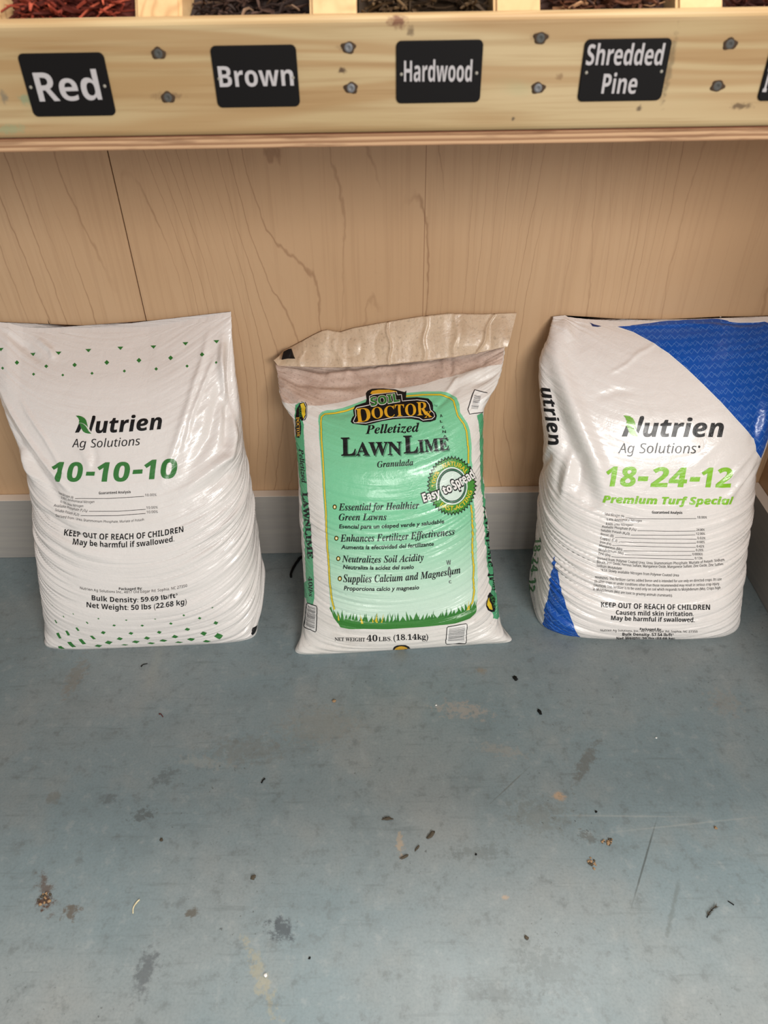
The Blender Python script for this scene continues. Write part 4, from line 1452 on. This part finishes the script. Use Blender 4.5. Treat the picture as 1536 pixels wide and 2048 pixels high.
B.poly(c4((150, 112), (175, 98), (205, 105), (217, 130), (214, 205), (198, 238), (172, 244), (160, 225), (168, 300), (164, 350), (150, 378), (130, 372), (122, 330), (124, 220), (128, 140)), 'black', 3, 8)
B.poly(c4((162, 112), (190, 110), (203, 140), (200, 195), (185, 228), (172, 190)), 'yellow', 4, 8)
B.stroke(c4((160, 104), (195, 104), (211, 135), (207, 205), (186, 238)), 0.9, 'plain', 4)
B.text('SOIL', 'sb', B4((146, 130)), B4((152, 220)), 22 * k4, 'green', up=(1, 0), layer=4)
B.text('DOCTOR', 'b', B4((130, 215)), B4((134, 368)), 24 * k4, 'gold', up=(1, 0), layer=4)
B.poly(c3((432, 268), (476, 238), (482, 330), (480, 450), (480, 600), (483, 750), (490, 900), (500, 1010), (518, 1180), (536, 1330), (552, 1450), (572, 1590), (590, 1700), (604, 1790), (585, 1815), (560, 1810), (556, 1740), (540, 1620), (525, 1520), (508, 1380), (492, 1210), (486, 1090), (478, 950), (466, 830), (458, 700), (455, 500), (450, 390), (443, 310)), 'band', 1)
B.text('LAWNLIME', 'b', B3_((478, 960)), B3_((520, 1420)), 26 * k3, up=(1, 0.0), layer=4)
B.text('40lbs', 'bi', B3_((538, 1460)), B3_((556, 1600)), 24 * k3, up=(1, 0), layer=4)
B.poly(c3((505, 1640), (520, 1612), (548, 1618), (566, 1660), (574, 1720), (566, 1760), (540, 1762), (515, 1748), (504, 1700)), 'black', 3, 8)
B.poly(c3((512, 1655), (528, 1650), (540, 1700), (545, 1745), (525, 1738), (513, 1700)), 'yellow', 4, 8)
B.text('SOIL', 'sb', B3_((538, 1640)), B3_((556, 1740)), 20 * k3, 'green', up=(1, 0), layer=5)
B.poly(c3((415, 76), (505, 100), (480, 170), (470, 218), (478, 245), (376, 262), (363, 232)), 'plain', 3)
barcode(B, c3((412, 82), (470, 98), (440, 235), (372, 232)), 0.01, 12, 15, (0.16, 0.2, 0.92, 0.9))
B.stroke(c3((505, 100), (415, 76), (398, 110), (363, 225), (376, 260), (478, 243)), 1.6, 'black', 5)
# stamped batch marks
for t, p, w, h, r in (('A', (1152, 360), 26, 26, 1), ('L', (1155, 412), 22, 24, 1), ('C', (1172, 468), 26, 24, 1), ('N', (1176, 512), 34, 26, 1), ('A', (1184, 552), 30, 20, 1)):
    B.text(t, 'sb', B5(p), B5((p[0] + w, p[1] - 4)), h * k5, 'black', layer=5, res=1)
for t, p, w, h in (('W', (1032, 1506), 26, 26), ('A', (1038, 1542), 22, 24), ('V', (1042, 1578), 20, 20), ('C', (1046, 1612), 16, 16)):
    B.text(t, 'sb', B2(p), B2((p[0] + w, p[1] - 2)), h * k2, 'grey', layer=5, res=1)
ex, ey = B2((776, 1990))
B.poly([(ex - 18, ey), (ex - 15, ey - 6), (ex - 8, ey - 9), (ex, ey - 10), (ex + 8, ey - 9.5), (ex + 15, ey - 7), (ex + 18, ey - 2), (ex + 10, ey + 1), (ex - 10, ey + 2)], 'black', 3, 6)
B.poly([(ex - 14, ey - 1), (ex - 11, ey - 5), (ex - 5, ey - 7), (ex, ey - 7.5), (ex + 6, ey - 7), (ex + 11, ey - 5), (ex + 13, ey - 2), (ex + 6, ey), (ex - 8, ey + 0.5)], 'gold', 4, 6)
B.poly([(569, 712), (580, 704), (585, 706), (588, 714), (586, 717), (577, 716), (573, 718)], 'black', 2, 6)

rb_ = empty('lime_sack', (0.04, 1.14, 0.0), 'sack of pelletized lawn lime with a mint green panel, middle of the three sacks', 'sack', 'sacks standing under the bin')
B.build('sack_body', rb_, 'white_grubby')
INK['flap'] = film('yellowed_clear_film', srgb(204, 180, 152), 0.42, coat=0.15, mottle=srgb(194, 168, 140))
ribbon('top_flap', B, ([(548, 720), (556, 731), (600, 733), (660, 735), (720, 733), (800, 727), (880, 718), (950, 707), (1004, 695), (1016, 694)],
                       [(567, 701), (583, 693), (632, 667), (645, 661), (656, 659), (680, 664), (706, 656), (755, 647), (839, 633), (899, 626.5), (966, 628), (1034, 625.5)]), 1.312, 1.3475, rb_, INK['flap'], crinkle=0.006, seed=2, folds=((0.12, 0.10, .010, .002), (0.30, 0.22, .014, .0025), (0.50, 0.46, .005, .0045), (0.64, 0.62, .008, .003), (0.77, 0.75, .010, .0025), (0.87, 0.90, .006, .005)))
INK['tape'] = flat_mat('black_tape', srgb(20, 18, 18), 0.5, 0.3)
ribbon('seam_tape', B, ([(563, 719), (574, 717), (590, 716)], [(567, 703), (577, 698), (583, 697), (588, 712)]), 1.308, 1.322, rb_, INK['tape'], crinkle=0.001, seed=3)

# ------------------------------------------------------------------ sack 18-24-12 (right)
d3 = crop(1020, 600, 0.35150)
d4 = crop(1030, 620, 0.33180)
q6 = crop(1200, 820, 0.21875)
D = Sack(prof=[(0.0, 1.042, 1.26), (0.015, 1.024, 1.28), (0.045, 1.014, 1.29), (0.10, 1.030, 1.298), (0.20, 1.070, 1.312), (0.30, 1.098, 1.325), (0.38, 1.132, 1.336), (0.46, 1.178, 1.342), (0.51, 1.225, 1.346), (0.548, 1.268, 1.349), (0.572, 1.310, 1.350), (0.582, 1.3430, 1.3505)],
         left=[(1106, 628), (1105, 650), (1098, 672), (1084, 700), (1078, 722), (1077, 758), (1082, 810), (1085, 846), (1088, 880), (1086, 930), (1080, 962), (1077, 1010), (1073, 1068), (1065, 1120), (1055, 1184), (1047, 1212), (1045, 1232), (1051, 1254), (1062, 1268), (1080, 1278)],
         right=[(1562, 628), (1560, 700), (1556, 780), (1548, 840), (1534, 890), (1523, 916), (1513, 945), (1509, 1004), (1500, 1065), (1491, 1127), (1487, 1170), (1483, 1205), (1480, 1240), (1473, 1265), (1468, 1281)],
         top=[(-1, 0.006), (-0.9, 0.008), (-0.7, 0.002), (-0.4, -0.004), (0.1, -0.006), (0.5, 0.0), (0.75, -0.002), (1, 0.002)],
         yaw=-0.03, nexp=((0, 4.5), (0.05, 3.8), (0.2, 3.0), (0.6, 2.8), (1, 2.3)), seed=2)
D.disp = np.zeros((D.rows, D.cols))
D.wrinkle(1.3, 0.0078, lambda v: sstep(0.0, 0.05, v) * (1 - 0.9 * sstep(0.24, 0.58, v)) + 0.04, freq=78, udir=4.5, centre=0.02)
for p, a, w in [(((250, 120), (262, 260), (330, 520), (420, 760), (500, 960), (535, 1150)), 0.013, 0.018), (((215, 420), (280, 700), (360, 900), (440, 1080), (500, 1200)), -0.014, 0.020),
                (((345, 850), (330, 980), (290, 1130)), 0.006, 0.008), (((300, 860), (270, 980), (260, 1100)), -0.004, 0.009), (((420, 870), (390, 1000), (380, 1120)), -0.005, 0.010),
                (((195, 900), (225, 840), (260, 800)), 0.005, 0.010), (((180, 960), (215, 900), (235, 860)), -0.005, 0.008),
                (((1395, 840), (1330, 920), (1260, 1000), (1180, 1080)), 0.0035, 0.007), (((1400, 900), (1350, 990), (1290, 1070), (1200, 1180)), 0.005, 0.009), (((1395, 960), (1340, 1050), (1270, 1140)), -0.005, 0.009),
                (((1240, 760), (1150, 850), (1020, 960)), 0.0016, 0.008), (((300, 100), (320, 180), (350, 240)), 0.005, 0.010), (((380, 110), (390, 200), (420, 300)), -0.003, 0.012),
                (((680, 330), (780, 280), (840, 240)), 0.002, 0.006), (((560, 420), (660, 370), (740, 300)), 0.002, 0.005), (((480, 560), (600, 520), (720, 520)), -0.002, 0.008),
                (((640, 150), (800, 150), (1000, 135), (1200, 150), (1440, 135)), 0.003, 0.010), (((1190, 130), (1300, 140), (1450, 128)), -0.004, 0.008),
                (((1430, 620), (1400, 720), (1385, 830)), -0.006, 0.012), (((1470, 500), (1450, 640), (1430, 780)), 0.006, 0.014), (((540, 1160), (600, 1210), (700, 1240)), -0.004, 0.012)]:
    D.crease(d3(*p), a, w)
D.relief()
D3 = lambda a: d3(a)[0]
D4 = lambda a: d4(a)[0]
D6 = lambda a: q6(a)[0]
kd3, kd6, kd4 = 0.3515, 0.21875, 0.3318
big = [(600, 152), (700, 185), (800, 240), (900, 305), (1000, 390), (1100, 485), (1200, 585), (1300, 695), (1360, 760), (1393, 792), (1396, 860), (1425, 906)]
edge_r = [(1530, 895), (1547, 840), (1555, 780), (1559, 720), (1561, 680), (1561, 655)]
top_l = [(1500, 150), (1450, 122), (1380, 128), (1300, 128), (1240, 118), (1180, 106), (1060, 110), (900, 120), (760, 138), (680, 150)]
D.poly(d3(*big) + edge_r + d3(*top_l), 'blue', 1)
D.stroke(d3(*big), 2.0, 'plain', 2)
D.poly(d3((450, 128), (478, 140), (520, 150), (500, 154), (470, 150)), 'navy', 2)
D.poly(d3((252, 1456), (262, 1510), (275, 1570), (290, 1630), (305, 1690), (322, 1745), (340, 1795), (360, 1845), (382, 1890), (410, 1926), (330, 1929), (250, 1930), (168, 1926), (176, 1890), (186, 1840), (198, 1770), (212, 1690), (226, 1610), (240, 1530)), 'blue', 1)
nut_logo(D, q6, 0, dict(stem_l=[(198, 243), (246, 243), (264, 190), (250, 158), (240, 140)],
                        stem_r=[(366, 62), (384, 54), (402, 60), (402, 82), (352, 216), (332, 190), (346, 130)],
                        leaf_u=[(214, 50), (244, 51), (274, 58), (298, 74), (314, 100), (324, 134), (336, 186), (316, 156), (294, 138), (268, 131), (238, 130), (244, 104), (234, 76)],
                        leaf_d=[(234, 136), (262, 136), (288, 146), (308, 166), (324, 196), (346, 242), (318, 240), (288, 228), (268, 208), (254, 174)]), None, 'leaf')
D.text('utrien', 'sbi', D6((393, 246)), D6((1131, 248)), 168 * kd6, layer=3, res=4, offset=0.008)
D.text('Ag Solutions', 'si', D6((165, 394)), D6((882, 396)), 90 * kd6, res=4)
p = D6((906, 336))
ring(D, *p, 2.2, 2.6, 'black', 3)
for t, a, b in (('18', (50, 695), (332, 700)), ('24', (460, 703), (796, 706)), ('12', (928, 706), (1206, 708))):
    D.text(t, 'sb', D6(a), D6(b), 180 * kd6, 'lime', layer=3, res=5, shear=0.14, offset=0.012)
D.poly(q6((352, 607), (442, 607), (434, 650), (344, 650)), 'lime', 3)
D.poly(q6((828, 612), (916, 612), (908, 654), (818, 654)), 'lime', 3)
D.text('Premium Turf Special', 'sbi', D6((24, 846)), D6((1216, 860)), 66 * kd6, 'lime', sag=2.0, layer=3, res=3, offset=0.024)
D.text('Guaranteed Analysis', 'sb', D3((808, 1215)), D3((980, 1217)), 15 * kd3)
sm = dict(res=1)
for t, a, b, val, vx, vy in [('Total Nitrogen (N)', (537, 1226), (650, 1242), '18.00%', (1065, 1120), 1243), ('9.40% Ammoniacal Nitrogen', (550, 1256), (750, 1264), None, None, None), ('8.60% Urea Nitrogen*', (546, 1278), (700, 1288), None, None, None),
                             ('Available Phosphate (P₂O₅)', (523, 1294), (718, 1312), '24.00%', (1060, 1107), 1313), ('Soluble Potash (K₂O)', (517, 1316), (680, 1336), '12.00%', (1060, 1110), 1337), ('Boron (B)', (516, 1338), (590, 1351), '0.03%', (1066, 1111), 1361),
                             ('Copper (Cu)', (513, 1360), (610, 1376), '0.08%', (1064, 1108), 1384), ('Iron (Fe)', (511, 1382), (575, 1394), '0.42%', (1062, 1105), 1408), ('Manganese (Mn)', (508, 1403), (638, 1425), '0.20%', (1058, 1101), 1430),
                             ('Molybdenum (Mo)', (504, 1425), (645, 1448), '0.0006%', (1038, 1097), 1453), ('Zinc (Zn)', (501, 1447), (570, 1460), '0.13%', (1052, 1096), 1476)]:
    D.text(t, 's', D3(a), D3(b), 14 * kd3, **sm)
    if val:
        D.text(val, 's', D3((vx[0], vy)), D3((vx[1], vy)), 14 * kd3, **sm)
        D.stroke(d3((b[0] + 8, b[1] + 1), ((b[0] + vx[0]) / 2, (b[1] + vy) / 2 + 3), (vx[0] - 5, vy)), 0.75, 'black', 3, dense=14)
for t, a, b, sag, w in [('Derived from: Polymer Coated Urea, Urea, Diammonium Phosphate, Muriate of Potash, Sodium', (497, 1474), (1218, 1484), 9, 1), ('Borate, Iron Oxide, Ferrous Sulfate, Manganese Oxide, Manganese Sulfate, Zinc Oxide, Zinc Sulfate,', (495, 1494), (1215, 1507), 8, 0),
                        ('Sodium Molybdate', (492, 1516), (635, 1534), 1, 0), ('*4.5% Slowly available Nitrogen from Polymer Coated Urea', (515, 1542), (960, 1573), 2, 0),
                        ('WARNING: This fertilizer carries added Boron and is intended for use only on directed crops. Its use', (484, 1583), (1203, 1594), 6, 0), ('on other crops or under conditions other than those recommended may result in serious crop injury.', (480, 1606), (1192, 1620), 6, 0),
                        ('CAUTION: This fertilizer is to be used only on soil which responds to Molybdenum (Mo). Crops high', (477, 1629), (1196, 1643), 6, 0), ('in Molybdenum (Mo) are toxic to grazing animals (ruminants).', (473, 1652), (925, 1688), 2, 0)]:
    D.text(t, 's', D3(a), D3(b), 15 * kd3, sag=sag, **sm)
D.text('KEEP OUT OF REACH OF CHILDREN', 'sb', D3((518, 1746)), D3((1135, 1760)), 29 * kd3, sag=2)
D.text('Causes mild skin irritation.', 'sb', D3((602, 1788)), D3((1043, 1796)), 25 * kd3, sag=1)
D.text('May be harmful if swallowed.', 'sb', D3((575, 1820)), D3((1050, 1832)), 26 * kd3, sag=1)
D.text('Packaged By:', 'sb', D3((738, 1877)), D3((862, 1880)), 13 * kd3)
D.text('Nutrien Ag Solutions, Inc., 4817 Old Edgar Rd. Sophia, NC 27350', 's', D3((515, 1886)), D3((1068, 1894)), 12 * kd3, **sm)
D.text('Bulk Density: 57.54 lb/ft³', 'sb', D3((640, 1910)), D3((930, 1913)), 16 * kd3)
D.text('Net Weight: 50 lbs (22.68 kg)', 'sb', D3((606, 1928)), D3((938, 1930)), 12 * kd3)
# print on the side gusset
D.text('utrien', 'sbi', D4((152, 470)), D4((212, 816)), 60 * kd4, up=(1, -0.1), layer=3, res=3, offset=0.01)
D.text('18-24-12', 'sb', D4((122, 1370)), D4((78, 1700)), 40 * kd4, 'green', up=(1, 0), layer=3)
rd_ = empty('fertilizer_sack', (0.52, 1.17, 0.0), 'white and blue fertilizer sack printed 18-24-12 in lime, rightmost of the three sacks', 'sack', 'sacks standing under the bin')
D.build('sack_body', rd_, 'white')

# ------------------------------------------------------------------ crumbs and litter on the floor
M['char'] = flat_mat('black_bark', srgb(24, 24, 22), 0.85, 0.2)
M['bark'] = flat_mat('dark_brown_bark', srgb(84, 76, 64), 0.85, 0.2)
M['tan'] = flat_mat('tan_crumb', srgb(164, 134, 102), 0.85, 0.2)
M['straw'] = flat_mat('straw', srgb(226, 214, 176), 0.6, 0.3)
M['prill'] = flat_mat('white_prill', srgb(236, 236, 232), 0.5, 0.4)
M['rust'] = flat_mat('red_shred', srgb(98, 44, 36), 0.8, 0.2)


def lump_verts(bm, c, size, rot, seed, flat=0.5):
    r = bmesh.ops.create_icosphere(bm, subdivisions=3, radius=1)
    ca, sa = math.cos(rot), math.sin(rot)
    for v in r['verts']:
        p = v.co.copy()
        k = 1 + 0.35 * float(vnoise(p.x * 2.2 + seed * 3.1, p.y * 2.2 + p.z * 1.7, seed % 8)) + 0.16 * float(vnoise(p.x * 6 + seed, p.y * 6 - p.z * 4, (seed + 3) % 8))
        x, y, z = p.x * k * size[0], p.y * k * size[1], max(p.z * k, -0.55) * size[2]
        v.co = Vector((c[0] + x * ca - y * sa, c[1] + x * sa + y * ca, z + 0.55 * size[2] + 0.0001))


def lump(name, px, py, size, rot, material, label, cat, seed=1, group=None):
    q = on_floor(px, py)
    size = tuple(0.8 * k for k in size)
    bm = bmesh.new()
    lump_verts(bm, q, size, rot, seed)
    o = bm_done(name, bm, material, None, True)
    return tag(o, label, cat, group)


lump('bark_chip', 1030, 1357, (.0052, .0078, .003), .5, M['char'], 'black bark chip on the floor nearest the right end of the lime sack', 'bark chip', 1)
lump('bark_chip', 1079, 1425, (.0036, .0092, .003), .35, M['char'], 'narrow black bark chip below the rounder black chip', 'bark chip', 2)
lump('bark_chip', 775, 1638, (.0125, .0034, .003), .05, M['bark'], 'flat dark brown bark chip lying level on the mid floor', 'bark chip', 3)
lump('bark_chip', 861, 1671, (.0102, .0040, .003), .8, M['bark'], 'slanted dark brown bark chip, upper of three in a slanting line', 'bark chip', 4)
lump('bark_chip', 834, 1697, (.0075, .0022, .002), .8, M['bark'], 'thin dark bark sliver, middle of three in a slanting line', 'bark chip', 5)
lump('bark_chip', 808, 1715, (.0092, .0026, .0024), .45, M['bark'], 'dark bark sliver beside a tan smear, lowest of three in a line', 'bark chip', 6)
lump('bark_chip', 507, 1755, (.0052, .0040, .003), .2, M['bark'], 'small brown bark crumb left of centre on the front floor', 'bark chip', 7)
lump('bark_chip', 323, 1680, (.0032, .0040, .0022), .2, M['bark'], 'small dark bark crumb above the straw sprig', 'bark chip', 8)
lump('bark_chip', 1053, 1876, (.0036, .0044, .0022), .4, M['bark'], 'brown bark crumb on the front floor right of centre', 'bark chip', 9)
lump('bark_chip', 1192, 1624, (.0026, .0022, .0016), .4, M['char'], 'tiny black crumb behind the tan crumbs at right', 'bark chip', 10)
lump('bark_chip', 952, 1709, (.0024, .0020, .0016), .4, M['char'], 'tiny black crumb on bare floor between the slivers and tan crumbs', 'bark chip', 11)
lump('bark_chip', 619, 1916, (.0026, .0020, .0014), .7, M['char'], 'tiny black crumb behind the round white prill', 'bark chip', 12)
lump('fertilizer_prill', 531, 1951, (.0028, .0031, .0026), .2, M['prill'], 'round white prill on the front floor', 'prill', 4)
lump('fertilizer_prill', 1312, 1476, (.0026, .0017, .0015), -.3, M['prill'], 'small white flake on the floor below the 18-24-12 sack', 'prill', 5)
lump('fertilizer_prill', 872, 1411, (.0024, .0018, .0014), .2, M['prill'], 'small white flake beside the pale scuffed patch', 'prill', 6)
lump('dirt_crumb', 668, 1403, (.0044, .0044, .003), .2, M['tan'], 'tan dirt crumb below the lime sack', 'dirt crumb', 2)
lump('dirt_crumb', 1431, 1656, (.0034, .0034, .0024), .2, M['tan'], 'round tan crumb alone at the right of the floor', 'dirt crumb', 3)


def cluster(px, py, n, spread, seed, label):
    """crumbs trodden into one patch"""
    q = on_floor(px, py)
    r = random.Random(seed)
    bm = bmesh.new()
    for k in range(n):
        a, d = r.uniform(0, 6.28), r.random() ** 0.7
        c = (q[0] + spread[0] * d * math.cos(a), q[1] + spread[1] * d * math.sin(a))
        s = r.uniform(.0008, .0024)
        nf = len(bm.faces)
        lump_verts(bm, c, (s * 1.2, s, s * .8), r.uniform(0, 3), seed + k)
        bm.faces.ensure_lookup_table()
        mi = 1 if r.random() < 0.35 else 0
        for f in bm.faces[nf:]:
            f.material_index = mi
    o = bm_done('dirt_clump', bm, M['tan'], None, True)
    o.data.materials.append(M['bark'])
    return tag(o, label, 'dirt clump')


cluster(1214, 1684, 16, (.012, .006), 21, 'tan and black crumbled dirt clump, upper of the two at right')
cluster(1184, 1727, 13, (.008, .009), 22, 'tan crumbled dirt clump, lower of the two at right')
cluster(90, 1797, 15, (.010, .010), 23, 'brown crumbled dirt clump near the left edge of the floor')


def tube(name, pts, r0, r1, material, label, cat, parent=None):
    P = [Vector(p) for p in pts]
    n, m_ = len(P), 8
    vs, fs = [], []
    for i, p in enumerate(P):
        d = (P[min(i + 1, n - 1)] - P[max(i - 1, 0)]).normalized()
        a = d.orthogonal().normalized()
        b = d.cross(a)
        r = r0 + (r1 - r0) * i / (n - 1)
        for k in range(m_):
            t = 2 * math.pi * k / m_
            q = p + a * (r * math.cos(t)) + b * (r * math.sin(t))
            vs.append((q.x, q.y, max(q.z, 0.0001)))
    for i in range(n - 1):
        for k in range(m_):
            fs.append((i * m_ + k, i * m_ + (k + 1) % m_, (i + 1) * m_ + (k + 1) % m_, (i + 1) * m_ + k))
    fs.append(tuple(range(m_ - 1, -1, -1)))
    fs.append(tuple((n - 1) * m_ + k for k in range(m_)))
    me = bpy.data.meshes.new(name)
    me.from_pydata(vs, [], fs)
    me.polygons.foreach_set('use_smooth', [True] * len(fs))
    o = link(name, me, material)
    if parent:
        o.parent = parent
        o.matrix_parent_inverse = parent.matrix_world.inverted()
    elif label:
        tag(o, label, cat)
    return o


def trail(px, h=0.001, step=4):
    P = np.array(px, float)
    out = []
    for k in range(len(P) - 1):
        for i in range(step):
            x, y = P[k] + (P[k + 1] - P[k]) * i / step
            out.append(on_floor(x, y, h))
    out.append(on_floor(*P[-1], h))
    return [tuple(p) for p in out]


sp = empty('straw_sprig', tuple(on_floor(270, 1810)), 'pale forked straw sprig lying on the left of the front floor', 'straw')
tube('stem', trail([(266, 1827), (266, 1818), (268, 1812), (273, 1805), (279, 1799)], .0013), .0009, .0012, M['straw'], None, None, sp)
tube('blade', trail([(268, 1813), (270, 1810), (275, 1805)], .0022), .0008, .0003, M['straw'], None, None, sp)
cq = c2((215, 1470), (190, 1480), (175, 1500), (160, 1525), (152, 1545), (147, 1560), (148, 1576))
tube('black_string', trail([(612, 1112), (604, 1114), (598, 1117)] + cq[1:], .0028), .0035, .0028, M['char'], 'short black string on the floor behind the left side of the lime sack', 'string')
tube('bark_splinter', trail([(282, 1333), (286, 1329), (295, 1327)], .0012), .0012, .0006, M['char'], 'small black splinter on the floor below the 10-10-10 sack', 'splinter')
tube('bark_splinter', trail([(318, 1428), (322, 1428), (326, 1434)], .0012), .0012, .0007, M['rust'], 'small reddish bent splinter on the floor below the 10-10-10 sack', 'splinter')
tube('bark_splinter', trail([(523, 1566), (526, 1560), (530, 1557)], .0012), .0012, .0014, M['char'], 'small black bent splinter on the floor left of centre', 'splinter')
tube('bark_splinter', trail([(1456, 1802), (1462, 1806), (1468, 1810)], .001), .0008, .0008, M['char'], 'thin black splinter right of the curled feather', 'splinter')


def feather():
    """curled dark barbs along a bent shaft"""
    root = empty('curled_feather', tuple(on_floor(1420, 1825)), 'small dark curled feather near the right edge of the floor', 'feather')
    sh = trail([(1414, 1835), (1418, 1826), (1426, 1817), (1432, 1813)], .0015)
    tube('shaft', sh, .0008, .0005, M['char'], None, None, root)
    bm = bmesh.new()
    r = random.Random(5)
    for i in range(1, len(sh) - 1):
        p = Vector(sh[i])
        d = (Vector(sh[i + 1]) - p).normalized()
        s = Vector((-d.y, d.x, 0))
        for side in (1, -1):
            for k in range(2):
                L = r.uniform(.003, .007)
                a = p + d * r.uniform(0, .002)
                e = a + s * side * L * .6 + d * L * .8 + Vector((0, 0, L * .25))
                w = d * .0006
                t = Vector((0, 0, .0003))
                v = [bm.verts.new(x) for x in (a - w, a + w, e, a - w + t, a + w + t, e + t)]
                for f in ((0, 2, 1), (3, 4, 5), (0, 1, 4, 3), (1, 2, 5, 4), (2, 0, 3, 5)):
                    bm.faces.new([v[q] for q in f])
    bm_done('barbs', bm, M['bark'], root)


feather()
